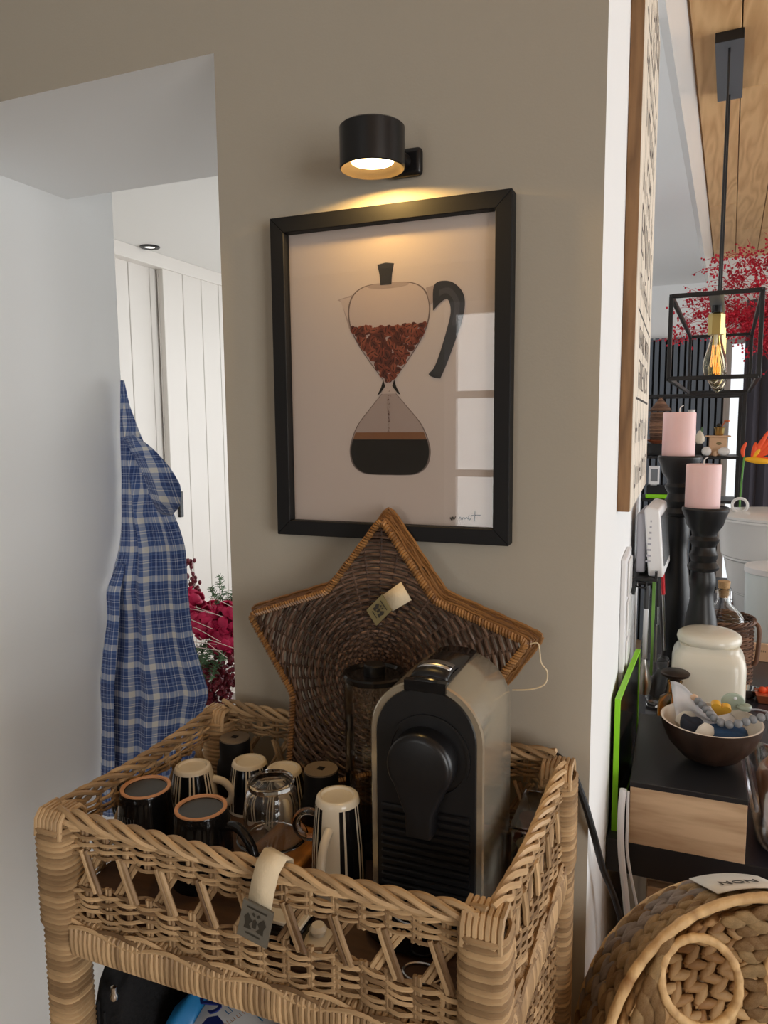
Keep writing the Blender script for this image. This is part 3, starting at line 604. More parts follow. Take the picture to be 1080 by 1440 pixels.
for i in range(0, len(P)):                              # binding wound round the rim
    for h in (0, .5):
        a, b = P[i], P[(i+1) % len(P)]; c = a+(b-a)*h; T = (b-a)/np.linalg.norm(b-a); U = SN; V2 = np.cross(T, U)
        mb.tube([c+.0034*(math.cos(q)*U+math.sin(q)*V2)+T*.0012*math.sin(q) for q in np.arange(6)*PI/3], .0018, 4, closed=True, tone=rw.uniform(.2, 1))
mb.build('bound_rim', 'star_rim', stl)
mb = MB()
for k in range(5): mb.tube([p+RNG.normal(0, .0006, 3) for p in outline(1.012+.012*k, -.0045*(k+1))], .0021, 5, closed=True, tone=rw.uniform(.1, .9))
mb.build('side_weave', 'star_rim', stl)['kind'] = 'stuff'
mb = MB()
for k in range(3): mb.tube([p+.0022*np.array((math.cos(i*.55+k*2.1), 0, math.sin(i*.55+k*2.1))) for i, p in enumerate(outline(1.075, -.0255))], .0023, 5, closed=True, tone=rw.uniform(.3, 1))
mb.build('back_rim', 'star_rim', stl)
lp = MB(); lp.tube(smooth_path([sp_(.186, .058, 0), sp_(.196, .060, .004), sp_(.200, .040, .006), sp_(.207, .030, .006), sp_(.205, .016, .006), sp_(.190, .008, .006), sp_(.168, .004, .004)], 6), .0009, 5); lp.build('wire_hook', 'ribbon', stl)
# tag on the star
Rs = Matrix((( .80, 0, .60), (0, 1, 0), (-.60, 0, .80)))  # leaning to the lower left
mb = MB(); q = [sp_(.0475, .112, .009), sp_(.0385, .090, .009), sp_(.010, .079, .008), sp_(.022, .099, .008)]
mb.add([tuple(p) for p in (sp_(.030, .119, .007), sp_(.044, .098, .007), sp_(.021, .083, .009), sp_(.008, .102, .009))], [(0, 1, 2, 3)]); st_t = mb.build('tag_ribbon', 'ribbon', stl, solid=.0012)
mb = MB(); mb.hexa([tuple(sp_(u, v, n)) for n in (.0085, .0105) for (u, v) in ((-.013, .0815), (.0005, .0635), (.007, .1025), (.0205, .0845))]); st_p = mb.build('tag_plate', 'tag_olive', st_t, smooth=False)
o_ = sp_(.0038, .083, .0100); ang = math.atan2(.021, .020); Rc = Matrix(((.60, 0, .69), (0, 1, 0), (-.80, 0, .72)))
crest(st_p, Vector(tuple(o_)), Rc, .0092, 'tag_dark')
# ================================================================== COFFEE MACHINE
mx, myf, myb, mz = -.2225, -.222, -.088, 1.0035; mh, mw = .2465, .118
cm = thing('coffee_machine', 'champagne metal capsule coffee machine with black arched front in the wicker tray', 'coffee machine', (mx, myf, mz))
def arch(w, h, r, z0=0, n=12):
    P = [(-w/2, z0)]
    for k in range(n+1): a = PI-k*PI/2/n; P.append((-w/2+r+r*math.cos(a), h-r+r*math.sin(a)))
    for k in range(n+1): a = PI/2-k*PI/2/n; P.append((w/2-r+r*math.cos(a), h-r+r*math.sin(a)))
    return P+[(w/2, z0)]
D = myb-myf
fy = lambda u, v, d: (u, d, v)
def loft(mb, secs, cap=True, mi=0):
    n = len(secs[0][0]); V = []; F = []
    for P, d in secs: V += [(u, d+ (0 if True else 0), v) for u, v in P]
    for i in range(len(secs)-1):
        for k in range(n): F.append((i*n+k, i*n+(k+1) % n, (i+1)*n+(k+1) % n, (i+1)*n+k))
    if cap: F += [tuple(range(n))[::-1], tuple((len(secs)-1)*n+k for k in range(n))]
    return mb.add(V, F, None, mi)
mb = MB(); A0 = arch(mw, mh, .057); A1 = arch(mw-.003, mh-.0015, .056)
loft(mb, [(A1, 0), (A0, .002), (A0, D*.55), (arch(mw, mh-.002, .057), D-.012), (arch(mw-.008, mh-.008, .053), D)]); mb.build('housing', 'champagne_metal', cm, angle=35)
# black front face set into the housing
mb = MB(); loft(mb, [(arch(mw-.016, mh-.008, .0495), -.0022), (arch(mw-.014, mh-.007, .0505), -.0008), (arch(mw-.014, mh-.007, .0505), .01)]); ff = mb.build('front_panel', 'black_plastic', cm)
for k in range(11): z = .030+k*.0083; MB().tube([(-.046, -.0035, z), (.046, -.0035, z)], .0027, 6).build('rib', 'black_plastic', ff)
mb = MB(); n = 48; R0 = .0335
def drop(s, zc=.172):
    P = []
    for k in range(n):
        a = -PI/2+2*PI*k/n; x, z = R0*math.cos(a), R0*math.sin(a)
        if z < -.008: tq = min(1, (-.008-z)/(R0-.008)); x = x*(1-.0*tq); 
        P.append((x*s, zc+z*s))
    return P
def drop2(s, zc=.168, zb=.098, wb=.0135):
    P = []; 
    for k in range(33):
        a = math.radians(-38)+k*math.radians(256)/32; P.append((R0*s*math.cos(a), zc+R0*s*math.sin(a)))
    P += [(-wb*1.05*s, zb+.022), (-wb*s, zb), (wb*s, zb), (wb*1.05*s, zb+.022)]; return P
loft(mb, [(drop2(1), -.001), (drop2(1), -.018), (drop2(.97), -.0225), (drop2(.90), -.025), (drop2(.80), -.0258)]); lv = mb.build('brew_lever', 'black_plastic', cm, angle=50)
mb = MB(); oc = [(.0425*math.cos(2*PI*k/40)+.004, .172+.0425*math.sin(2*PI*k/40)) for k in range(40)]; ic = [(.0395*math.cos(2*PI*k/40)+.004, .172+.0395*math.sin(2*PI*k/40)) for k in range(40)]
mb.ringprism(oc, ic, fy, -.0042, -.001); mb.build('lever_ring', 'black_plastic', ff)
# drip tray with cup grid
mb = MB(); mb.prism([(.050*math.cos(PI+PI*k/16), .0-.034*1+(-.030)*math.sin(PI*k/16)) for k in range(17)]+[(.050, 0), (-.050, 0)], lambda u, v, d: (u, v, d), .004, .026); dt = mb.build('drip_tray', 'black_gloss', cm)
mb = MB(); mb.tube([(.022*math.cos(q), -.034+.020*math.sin(q), .0275) for q in np.arange(28)*2*PI/28], .0012, 6, closed=True); mb.build('cup_ring', 'steel', dt)
# black strip over the top with slider lid
def topz(x): return mh-.057+math.sqrt(max(0, .057**2-max(0, abs(x)-.002)**2))
mb = MB(); V = []; F = []; xs = np.linspace(-.021, .021, 9); ds = [-.003, .012, .05, D-.04, D-.016]
for d in ds:
    for x in xs: V.append((x, d, topz(x)+.0012))
for i in range(len(ds)-1):
    for k in range(8): F.append((i*9+k, i*9+k+1, (i+1)*9+k+1, (i+1)*9+k))
mb.add(V, F)
mb.hexa([(x, y, z) for z in (mh-.0095, mh+.0006) for y in (-.0028, .004) for x in (-.021, .021)]); mb.build('top_strip', 'black_gloss', cm, solid=.0012)
mb = MB(); V = []; F = []; prof = [(.012, .0015), (.020, .006), (.034, .0075), (.046, .006), (.054, .0015)]
for d, h in prof:
    for x in np.linspace(-.019, .019, 9): V.append((x, d, topz(x)+h*(1-.25*(x/.019)**2)))
for i in range(4):
    for k in range(8): F.append((i*9+k, i*9+k+1, (i+1)*9+k+1, (i+1)*9+k))
mb.add(V, F); sl = mb.build('slider_lid', 'black_plastic', cm, solid=.002)
mb = MB(); V = [(x, d, topz(x)+.0085-.002*(x/.019)**2-(.0006 if d < .030 else .0008)) for d in (.026, .045) for x in np.linspace(-.017, .017, 7)]
mb.add(V, [(k, k+1, k+8, k+7) for k in range(6)]); mb.build('slider_badge', 'steel', sl, solid=.0012)
# ================================================================== WATER TANK
t = thing('water_tank', 'clear cylindrical water tank with black knobbed lid beside the coffee machine', 'water tank', (-.3185, -.121, 1.0035))
MB().lathe([(.0335, .006), (.0345, .018), (.0355, .205)], 48).build('clear_wall', 'tank_plastic', t)
MB().lathe([(0, .0), (.0325, .0), (.0335, .003), (.0335, .008), (.0, .008)], 40).build('base', 'black_plastic', t)
ld = MB().lathe([(.0355, .205), (.0370, .206), (.0372, .211), (.0355, .213), (.032, .213), (.029, .210), (0, .210)], 48).build('lid', 'black_gloss', t)
MB().lathe([(.0125, .208), (.0125, .221), (.011, .2225), (0, .2225)], 32).build('knob', 'black_plastic', ld)
# ================================================================== CUPS, MUGS, GLASS
BZ = 1.0035
bt = tag(MB().box(-.036, .036, -.064, .064, 0, .022).build('chopping_board', 'board_wood', loc=(-.401, -.190, BZ), bevel=.004), 'honey brown wooden board lying in the wicker tray under the glass cup', 'board')
bt.rotation_euler = (0, 0, math.radians(-3))
def handle(mb, pts, r, n=10, flat=1.0): mb.tube(smooth_path(pts, 7), r, n, flat=flat); return mb
def striped_cup(loc, ang, H, rb_, rt, label, seed, z=BZ):
    """upside-down espresso cup: cream foot up, black glaze with cream stripes"""
    t = thing('striped_cup', label, 'cup', (loc[0], loc[1], z), ang, 'striped espresso cups')
    r_ = random.Random(seed); n = 72; pat = []
    while len(pat) < n:
        pat += [0]*r_.choice([4, 5, 5, 6])
        for q in range(r_.choice([1, 2, 2])): pat += [1]*1+[0]*1
        pat += [1]*r_.choice([0, 1, 1])
    for k in range(-5, 6): pat[k % n] = 1 if abs(k) <= 4 else 0
    pat = pat[:n]
    prof = [(rt*.93, .002), (rt*.985, 0), (rt, .004), (rt*.995, H*.25), (rt*.95, H*.5), (lerp(rt, rb_, .55), H*.75), (rb_*1.06, H*.93), (rb_*1.0, H*.985), (rb_*.94, H), (rb_*.80, H), (rb_*.74, H-.0025), (0, H-.003)]
    MB().lathe(prof, n, segmat=lambda k, i: 0 if i >= 6 or i < 2 else (0 if pat[k] == 1 else 1)).build('body', ['cream_glaze', 'black_gloss'], t, angle=50)
    mb = MB(); handle(mb, [(rt*.96, 0, H*.22), (rt+.014, 0, H*.26), (rt+.019, 0, H*.45), (rt+.010, 0, H*.66), (lerp(rt, rb_, .5)-.001, 0, H*.74)], .0048, 10); mb.build('handle', 'cream_glaze', t)
    return t
striped_cup((-.3265, -.208), math.radians(-86), .104, .0225, .0295, 'striped espresso cup standing upside down between the wooden board and the coffee machine', 1)
striped_cup((-.5635, -.140), math.radians(20), .066, .0225, .0305, 'striped espresso cup upside down just behind the black mugs', 3)
striped_cup((-.506, -.098), math.radians(95), .064, .0215, .0290, 'striped espresso cup upside down at the back beside the low black jar', 5)
striped_cup((-.447, -.112), math.radians(-55), .070, .0215, .0290, 'striped espresso cup upside down behind the clear glass cup', 8)
def black_mug(loc, ang, H, rb_, rt, label, hand=True):
    t = thing('black_mug', label, 'mug', (loc[0], loc[1], BZ), ang, 'black mugs')
    MB().lathe([(rt*.94, .002), (rt*.99, 0), (rt, .004), (rt, H*.35), (rt*.97, H*.6), (rt*.90, H*.85), (rb_*1.03, H-.003), (rb_, H-.001), (rb_*.80, H-.002)], 64).build('body', 'black_gloss', t, angle=50); MB().lathe([(rb_*.86, H-.0022), (0, H-.0022)], 48).build('base_disc', 'mug_base', t)
    MB().lathe([(rb_*1.0, H-.0015), (rb_*.985, H+.0004), (rb_*.86, H+.0004), (rb_*.84, H-.0025)], 64).build('foot_ring', 'terracotta_ring', t)
    mb = MB(); handle(mb, [(rt*.96, 0, H*.20), (rt+.020, 0, H*.14), (rt+.038, 0, H*.34), (rt+.037, 0, H*.66), (rt+.018, 0, H*.88), (rt*.86, 0, H*.82)], .0052, 10, 1.0); mb.build('handle', 'black_gloss', t)
    return t
mA = black_mug((-.561, -.232), math.radians(160), .082, .0285, .0335, 'black mug with faint worn lettering upside down in the tray corner')
mB_ = black_mug((-.4725, -.249), math.radians(-8), .083, .0285, .0340, 'plain black mug upside down with its handle over the wooden board')
M('faded_print', S(96, 92, 88), .6)
strokes(mA, 'faded_print', None, (1, 0, 0), (0, 0, 1), .030, .0085, 8, 41, (.0330, math.radians(-98-160), .057)); strokes(mA, 'faded_print', None, (1, 0, 0), (0, 0, 1), .022, .005, 6, 42, (.0335, math.radians(-100-160), .043))
t = thing('glass_cup', 'clear glass cup upside down on a glass saucer on the wooden board', 'cup', (-.419, -.190, BZ+.022+.006))
MB().lathe([(.0315, .0), (.033, .001), (.033, .004), (.032, .03), (.0285, .055), (.0255, .060), (.027, .066), (.0255, .0685), (.017, .068), (.010, .066), (0, .0655), (0, .058), (.018, .058), (.025, .052), (.0295, .03), (.0308, .004)], 48, loop=True).build('body', 'clear_glass', t)
mb = MB(); mb.tube([(.049+.0155*math.cos(q), -.022+.0*q, .030+.0155*math.sin(q)) for q in np.arange(24)*2*PI/24], .0042, 10, closed=True); mb.build('handle', 'clear_glass', t).rotation_euler = (0, 0, .25)
t2 = MB().lathe([(0, 0), (.028, 0), (.0395, .005), (.041, .0062), (.0395, .0068), (.028, .0025), (0, .0022)], 56).build('glass_saucer', 'clear_glass', loc=(-.419, -.190, BZ+.0225)); tag(t2, 'clear glass saucer on the wooden board beneath the glass cup', 'saucer')
def black_jar(loc, r, H, label, neck=True):
    t = thing('black_jar', label, 'jar', (loc[0], loc[1], BZ), 0, 'black jars along the tray back')
    MB().lathe([(r*1.15, 0), (r*1.2, .003), (r*1.2, H*.45), (r*1.08, H*.58), (r*.98, H*.62), (r*.98, H*.94), (r*.94, H)], 40).build('body', 'black_matte', t)
    tp = MB().lathe([(r*.95, H-.001), (r*.94, H+.001), (0, H+.0012)], 40).build('base_disc', 'taupe', t); MB().box(-.004, .004, -.004, .004, H+.001, H+.0016).build('stamp', 'black_matte', tp, smooth=False)
    return t
black_jar((-.389, -.123), .0215, .083, 'black jar with taupe stamped top beside the clear water tank')
black_jar((-.550, -.064), .0210, .074, 'low black jar against the tray back beside the star tray')
# small things seen through the lattice
t = thing('cup_lid', 'cream round knobbed lid lying at the tray front behind the lattice', 'lid', (-.305, -.300, BZ))
MB().lathe([(0, 0), (.020, 0), (.021, .003), (.012, .012), (.0, .014)], 32).build('dome', 'cream_glaze', t); MB().lathe([(0, .012), (.0065, .012), (.0085, .018), (.006, .022), (0, .022)], 20).build('knob', 'cream_glaze', t)
t = thing('capsule_box', 'small black box with cream lid behind the hanging tag of the tray', 'box', (-.343, -.300, BZ))
MB().box(-.028, .028, -.016, .016, 0, .022).build('body', 'black_gloss', t, bevel=.003); MB().box(-.027, .027, -.015, .015, .022, .026).build('lid', 'cream_glaze', t, bevel=.001)
mb = MB(); mb.tube([(-.20+.018*math.cos(q), -.300+.012*math.sin(q), BZ+.0018) for q in np.arange(20)*2*PI/20], .0012, 6, closed=True); o = mb.build('wire_loop', 'steel'); tag(o, 'thin bent steel wire loop on the tray floor before the coffee machine', 'wire')
# clear box behind the machine
t = thing('plastic_box', 'clear plastic box of capsules squeezed between coffee machine and tray side', 'box', (-.1345, -.105, BZ))
MB().box(-.0175, .0145, -.045, .045, 0, .070).build('body', 'plastic_film', t, bevel=.003); MB().box(-.0185, .0155, -.046, .046, .070, .074).build('lid', 'plastic_film', t, bevel=.001)
cap = MB().lathe([(0, 0), (.008, 0), (.0125, .018), (.0135, .018), (.0135, .020), (0, .020)], 16)
cme = {m: None for m in ('brass', 'tag_olive', 'copper')}
for k, (m, yy, zz) in enumerate([('brass', -.028, .003), ('tag_olive', 0, .003), ('copper', .027, .003), ('tag_olive', -.026, .026), ('brass', .003, .026), ('tag_olive', .028, .026), ('copper', -.012, .049)]):
    if cme[m] is None: cme[m] = cap.mesh('coffee_capsule', [m])
    o = bpy.data.objects.new('coffee_capsule', cme[m]); COL.objects.link(o); o.location = (-.136, -.105+yy, BZ+zz)
    tag(o, ['gold coffee capsule on the bottom of the clear plastic box', 'olive coffee capsule on the bottom of the clear plastic box', 'copper coffee capsule on the bottom of the clear plastic box', 'olive coffee capsule directly under the topmost copper one in the plastic box', 'gold coffee capsule in the second layer of the clear plastic box', 'olive coffee capsule in the second layer nearest the back wall', 'copper coffee capsule lying on top of the others in the plastic box'][k], 'capsule', 'capsules in the plastic box')
# ================================================================== UNDER THE TRAY
t = thing('flour_bag', 'white plastic bag with blue lettering lying on the lower shelf', 'bag', (-.380, -.185, .702))
def pillow(mb, w, d, h, nx=18, ny=14, seed=0, rot=0, off=(0, 0, 0), tilt=(0, 0), mi=0):
    r_ = random.Random(seed); V = []; F = []; ph = [r_.uniform(0, 6) for _ in range(6)]
    for top in (1, 0):
        for i in range(nx+1):
            for j in range(ny+1):
                u, v = i/nx*2-1, j/ny*2-1; e = (1-abs(u)**4)*(1-abs(v)**4); z = h*(.5+.5*e**.5) if top else h*(.5-.5*e**.35)
                if top: z += h*.05*e*(math.sin(5*u+ph[0])+math.sin(7*v+3*u+ph[1]))
                x, y = u*w/2*(1-.05*(v*v)), v*d/2*(1-.05*u*u); z += tilt[0]*x+tilt[1]*y
                V.append((x*math.cos(rot)-y*math.sin(rot)+off[0], x*math.sin(rot)+y*math.cos(rot)+off[1], z+off[2]))
    K = (nx+1)*(ny+1)
    for tpi in range(2):
        for i in range(nx):
            for j in range(ny):
                a = tpi*K+i*(ny+1)+j; F.append((a, a+ny+1, a+ny+2, a+1))
    for i in range(nx):
        for j in (0, ny): a = i*(ny+1)+j; F.append((a, a+ny+1, K+a+ny+1, K+a))
    for j in range(ny):
        for i in (0, nx): a = i*(ny+1)+j; F.append((a, a+1, K+a+1, K+a))
    mb.add(V, F, None, mi); return mb
mb = MB(); pillow(mb, .28, .20, .140, seed=2, rot=math.radians(-8), tilt=(.02, 0)); o = mb.build('bag', 'bag_white', t, angle=180)
mb = MB(); pillow(mb, .045, .205, .134, seed=3, rot=math.radians(-8), off=(-.126, .018, 0)); mb.build('blue_side', 'bag_blue', t, angle=180)
ex = Vector((.42, .9, .0)); ey = Vector((-.9, .42, .0))
text('Se', .046, 'bag_navy', t, (-.090, -.046, .1415), ex, ey, .0008); strokes(t, 'bag_blue', (-.068, -.050, .1415), ex, ey, .026, .010, 5, 51); strokes(t, 'terracotta_ring', (-.060, -.066, .1415), ex, ey, .040, .006, 10, 52); strokes(t, 'bag_blue', (-.030, -.046, .1415), ex, ey, .024, .014, 3, 53)
mb = MB(); mb.prism([(-.088, -.088), (-.070, -.090), (-.066, -.074), (-.078, -.068), (-.087, -.074)], lambda u, v, d: (u, v, d), .1385, .1420); mb.build('logo', 'bag_navy', t, smooth=False)
mb = MB(); pillow(mb, .09, .12, .10, seed=6, rot=.1, off=(0, 0, 0)); o = mb.build('grey_pouch', 'bag_grey', loc=(-.185, -.235, .702), angle=180); tag(o, 'grey plastic pouch beside the white bag on the lower shelf', 'pouch')
t = thing('black_scarf', 'black knitted scarf with fringe bundled on the lower shelf beside the table leg', 'scarf', (-.584, -.180, .702))
mb = MB(); pillow(mb, .050, .24, .20, seed=9); mb.build('bundle', 'black_knit', t, angle=180)
mb = MB(); pillow(mb, .03, .12, .17, seed=12, off=(.004, -.045, 0)); mb.build('fold', 'black_knit', t, angle=180)
for k in range(4): mb = MB(); mb.tube([(-.012+.009*k, -.124-.001*k, .185-.01*k), (-.012+.009*k, -.127, .12), (-.010+.009*k, -.126, .06)], .0018, 5); mb.build('fringe', 'black_knit', t)
mb = MB(); mb.lathe([(0, 0), (.004, .001), (.005, .006), (.003, .010), (.0035, .016), (0, .018)], 12, (.022, -.118, .165)); mb.build('bead', 'chrome', t)
# ================================================================== CORDS AT THE CORNER
mb = MB(); mb.tube(smooth_path([(-.185, -.030, 1.06), (-.172, -.012, 1.088), (-.140, -.008, 1.100), (-.112, -.008, 1.086), (-.094, -.009, 1.050), (-.080, -.008, 1.005), (-.072, .05, .925), (-.060, .12, .84), (-.050, .17, .75), (-.045, .19, .62), (-.045, .19, .40), (-.045, .18, ZF+.005)], 8), .0042, 8)
tag(mb.build('power_cord', 'black_matte'), 'thick black power cord running from the wicker tray round the wall corner', 'cord')
mb = MB(); mb.tube(smooth_path([(-.062, .262, .935), (-.064, .258, .90), (-.062, .252, .84), (-.052, .248, .76), (-.040, .25, .64), (-.03, .25, .4), (-.03, .25, ZF+.005)], 8), .0052, 8)
tag(mb.build('power_cord', 'white_plastic'), 'thick white cable hanging over the front of the black worktop', 'cord')
mb = MB(); mb.tube(smooth_path([(-.055, .268, .93), (-.0545, .262, .88), (-.052, .255, .83), (-.035, .25, .75), (-.015, .25, .66), (0, .25, .45), (.0, .25, ZF+.005)], 8), .0022, 6)
tag(mb.build('power_cord', 'white_plastic'), 'thin white cable hanging beside the thicker white one', 'cord')
# ================================================================== WORKTOP AND CABINET
t = thing('worktop', 'black kitchen worktop slab running back along the white wall', 'worktop', (.45, .9, .785))
MB().box(-.5363, .45, -.62, 1.3, 0, .0548).build('slab', 'counter_black', t, smooth=False, bevel=.002); MB().box(-.5353, .449, -.619, 1.299, .0548, .055).build('surface', 'counter_top', t, smooth=False)
t = thing('base_cabinet', 'oak fronted base cabinet under the black worktop', 'cabinet', (.45, .9, ZF))
MB().box(-.475, .44, -.58, 1.28, .08, .8845).build('body', 'oak_box', t, smooth=False); MB().box(-.46, .43, -.55, 1.25, 0, .08).build('plinth', 'counter_black', t, smooth=False)
for k in range(2): 
    d = MB().box(-.473+k*.457, -.020+k*.457, -.60, -.58, .09, .86).build('door', 'oak_box', t, smooth=False, bevel=.0015)
    MB().box(-.06+k*.10, -.05+k*.10, -.615, -.60, .55, .75).build('handle', 'black_metal', d, smooth=False)
# ================================================================== BREAD BOX + COCONUT BOWL
CT = .8402
t = thing('bread_box', 'box with black lid and pale oak front at the worktop edge', 'box', (.030, .42, CT))
MB().box(-.0815, .0825, -.1375, .146, 0, .094).build('body', 'counter_black', t, smooth=False, bevel=.001)
MB().box(-.0825, .083, -.144, -.1375, .001, .0945).build('front_board', 'oak_box', t, smooth=False, bevel=.001); MB().box(-.0835, .084, -.1455, .148, .0945, .1035).build('lid', 'counter_black', t, smooth=False, bevel=.0012)
BT = CT+.1035
t = thing('coconut_bowl', 'dark polished coconut shell bowl on the black box lid', 'bowl', (.0645, .395, BT))
prof = [(0, 0), (.022, .0005), (.045, .012), (.064, .034), (.074, .058), (.0765, .072), (.0735, .0722), (.071, .058), (.061, .036), (.043, .016), (.020, .006), (0, .005)]
n = 48; MB().lathe(prof, n, segmat=lambda k, i: 1 if i >= 5 else 0, sx=1.02).build('shell', ['coconut', 'coconut_inside'], t, angle=60)
# things in the bowl
o = MB(); pillow(o, .075, .045, .030, seed=21, off=(0, 0, 0), tilt=(.1, .2)); tag(o.build('bib', 'denim_blue', loc=(.082, .375, BT+.036), angle=180), 'folded denim blue cloth in the coconut bowl', 'cloth')
o = MB(); pillow(o, .040, .035, .030, seed=22, tilt=(-.25, .2)); tag(o.build('sock', 'navy', loc=(.037, .383, BT+.042), angle=180), 'dark navy cloth bundle in the coconut bowl', 'cloth')
o = MB(); o.lathe([(0, 0), (.010, .001), (.014, .006), (.012, .022), (.007, .032), (.0, .034)], 24, sx=1.15, sy=.55); m_ = o.build('soother_cap', 'pale_cloth', loc=(.050, .352, BT+.046)); m_.rotation_euler = (-.5, .5, .2); tag(m_, 'ivory rounded soother cover in the coconut bowl', 'soother cover')
o = MB(); o.lathe([(0, 0), (.016, .001), (.020, .008), (.018, .024), (.010, .034), (0, .036)], 24, sx=1.1, sy=.6); m_ = o.build('soother_cap', 'pale_cloth', loc=(.020, .418, BT+.038)); m_.rotation_euler = (-.3, .9, .3); tag(m_, 'larger pale soother cover against the back of the coconut bowl', 'soother cover')
t = thing('bead_chain', 'grey bead soother chain with a yellow heart lying across the coconut bowl', 'soother chain', (.0645, .395, BT+.07))
path = smooth_path([(-.026, .045, .012), (-.016, .028, .010), (-.006, .008, .006), (.004, -.012, .002), (.020, -.026, .0), (.040, -.026, .004), (.058, -.014, .008), (.076, -.006, .012), (.094, .002, .010), (.108, .01, .0)], 24)
P = np.array(path); d = np.r_[0, np.cumsum(np.linalg.norm(np.diff(P, axis=0), axis=1))]; bead = MB().ell((0, 0, 0), .0068, n=14, m=9).mesh('bead', ['bead_grey'], angle=180); q = 0; kk = 0
bw = MB().ell((0, 0, 0), .0066, n=14, m=9).mesh('bead', ['bead_wood'], angle=180)
while q < d[-1]:
    inst('bead', bw if kk in (0,) else bead, t, tuple(np.array([np.interp(q, d, P[:, a]) for a in range(3)])+np.array((0, 0, .006)))); q += .0132; kk += 1
mb = MB(); hp = [(.016*math.sin(a)**3, .0138*(13*math.cos(a)-5*math.cos(2*a)-2*math.cos(3*a)-math.cos(4*a))/16) for a in np.arange(28)*2*PI/28]
mb.prism(hp, lambda u, v, d: (u, d, v), -.005, .005); h_ = mb.build('heart_bead', 'bead_yellow', t, loc=(.014, .022, .014), bevel=.003, bseg=3); h_.rotation_euler = (.35, .25, .15)
mb = MB(); oc = [(.019*math.cos(2*PI*k/28), .0165*math.sin(2*PI*k/28)) for k in range(28)]; mb.prism(oc, lambda u, v, d: (u, d, v), -.002, .002); pc_ = mb.build('soother_shield', 'pacifier', t, loc=(.034, .044, .020), bevel=.0015); pc_.rotation_euler = (.25, .3, .3)
MB().ell((.0, -.002, .008), (.003, .002, .003), n=8, m=5).build('vent_hole', 'white_plastic', pc_)
MB().lathe([(0, 0), (.010, 0), (.012, .004), (.010, .008), (.0, .009)], 20).build('soother_button', 'pacifier', t, loc=(.052, .046, .008)); mb = MB(); mb.tube(smooth_path([(.055, .04, .01), (.075, .03, .016), (.10, .025, .012)], 6), .0016, 6); mb.build('cord', 'grey_plastic', t)
# clear film bag standing out of the bowl
mb = MB(); V = []; nx, ny = 14, 8
for i in range(nx+1):
    for j in range(ny+1):
        u, v = i/nx, j/ny; x = -.040+.105*u; z = lerp(.040, .095-.055*u**1.3+.006*math.sin(u*9), v); y = .020+.03*v+.010*math.sin(u*7+v*2)+.006*math.sin(v*9); V.append((x-.012*v, y, z))
mb.add(V, [(i*(ny+1)+j, (i+1)*(ny+1)+j, (i+1)*(ny+1)+j+1, i*(ny+1)+j+1) for i in range(nx) for j in range(ny)])
M('cloudy_film', S(240, 240, 244), .3, trans=.35, ior=1.1)
tag(mb.build('plastic_bag', 'cloudy_film', loc=(.052, .395, BT+.012), angle=180, solid=.0006), 'crumpled cloudy plastic film bag sticking out of the coconut bowl', 'plastic bag')
# zip bag beside the box
t = thing('freezer_bag', 'clear zip freezer bag with brown contents hanging beside the oak fronted box', 'freezer bag', (.180, .40, CT))
mb = MB(); pillow(mb, .110, .25, .125, seed=31); mb.build('film', 'bag_film', t, angle=180)
mb = MB(); pillow(mb, .085, .20, .095, seed=33, off=(.004, 0, .006)); mb.build('contents', 'terracotta_ring', t, angle=180)
MB().box(-.054, -.049, -.095, .110, .070, .082).build('zip_strip', 'cloudy_film', t, smooth=False, bevel=.003)
# ================================================================== LIME-EDGED BOARD, SWITCHES, WALL SHELF
t = thing('cutting_board', 'thin dark cutting board with lime green edge standing against the white wall', 'cutting board', (-.0770, .305, CT), math.atan2(.285, .0165)-PI/2)
MB().box(-.003, .003, .004, .283, .004, .2185).build('board_face', 'black_gloss', t, smooth=False)
for nm, b in (('edge_strip', (-.0042, .0042, 0, .004, 0, .2225)), ('edge_strip', (-.0042, .0042, .283, .287, 0, .2225)), ('edge_strip', (-.0042, .0042, .004, .283, .2185, .2225)), ('edge_strip', (-.0042, .0042, .004, .283, 0, .004))): MB().box(*b).build(nm, 'lime', t, smooth=False)
t = thing('light_switch', 'tall white triple light switch plate on the white side wall', 'switch', (XW, .52, 1.145))
MB().box(.0003, .009, -.075, .075, -.118, .118).build('plate', 'white_plastic', t, bevel=.002)
for k in range(3): MB().box(.009, .013, -.030, .052, -.104+k*.073, -.040+k*.073).build('rocker', 'white_gloss', t, bevel=.002)
t = thing('wall_shelf', 'small black shelf with hook rail mounted on the white wall under the sign', 'shelf', (XW, .80, 1.175))
MB().box(.0003, .055, -.10, .19, 0, .006).build('board', 'black_metal', t, smooth=False, bevel=.001); MB().box(.050, .055, -.10, .19, .006, .020).build('lip', 'black_metal', t, smooth=False); MB().box(.002, .012, -.10, .19, -.03, 0).build('rail', 'black_metal', t, smooth=False)
for k in range(5): mb = MB(); mb.tube(smooth_path([(.012, -.08+k*.055, -.015), (.030, -.08+k*.055, -.018), (.034, -.08+k*.055, -.006)], 5), .002, 6); mb.build('hook', 'black_metal', t)
t = thing('weather_display', 'white plastic digital display standing on the small black wall shelf', 'display', (-.052, .70, 1.1815), math.radians(-3))
mb = MB(); mb.prism([(.0, 0), (.030, 0), (.018, .140), (-.004, .146), (-.012, .14)], lambda u, v, d: (u, d, v), .02, .215); dv = mb.build('case', 'white_plastic', t, bevel=.004, bseg=3)
mb = MB(); mb.prism([(.0305-.0008, .020), (.0305+.0005, .020), (.0212+.0005, .125), (.0212-.0008, .125)], lambda u, v, d: (u-.0008, d, v), .042, .195); mb.build('screen', 'screen', dv, smooth=False)
for k in range(8): MB().box(-.006+.001*k, .004, .0196, .0202, .03+k*.012, .034+k*.012).build('vent_slot', 'grey_plastic', dv, smooth=False)
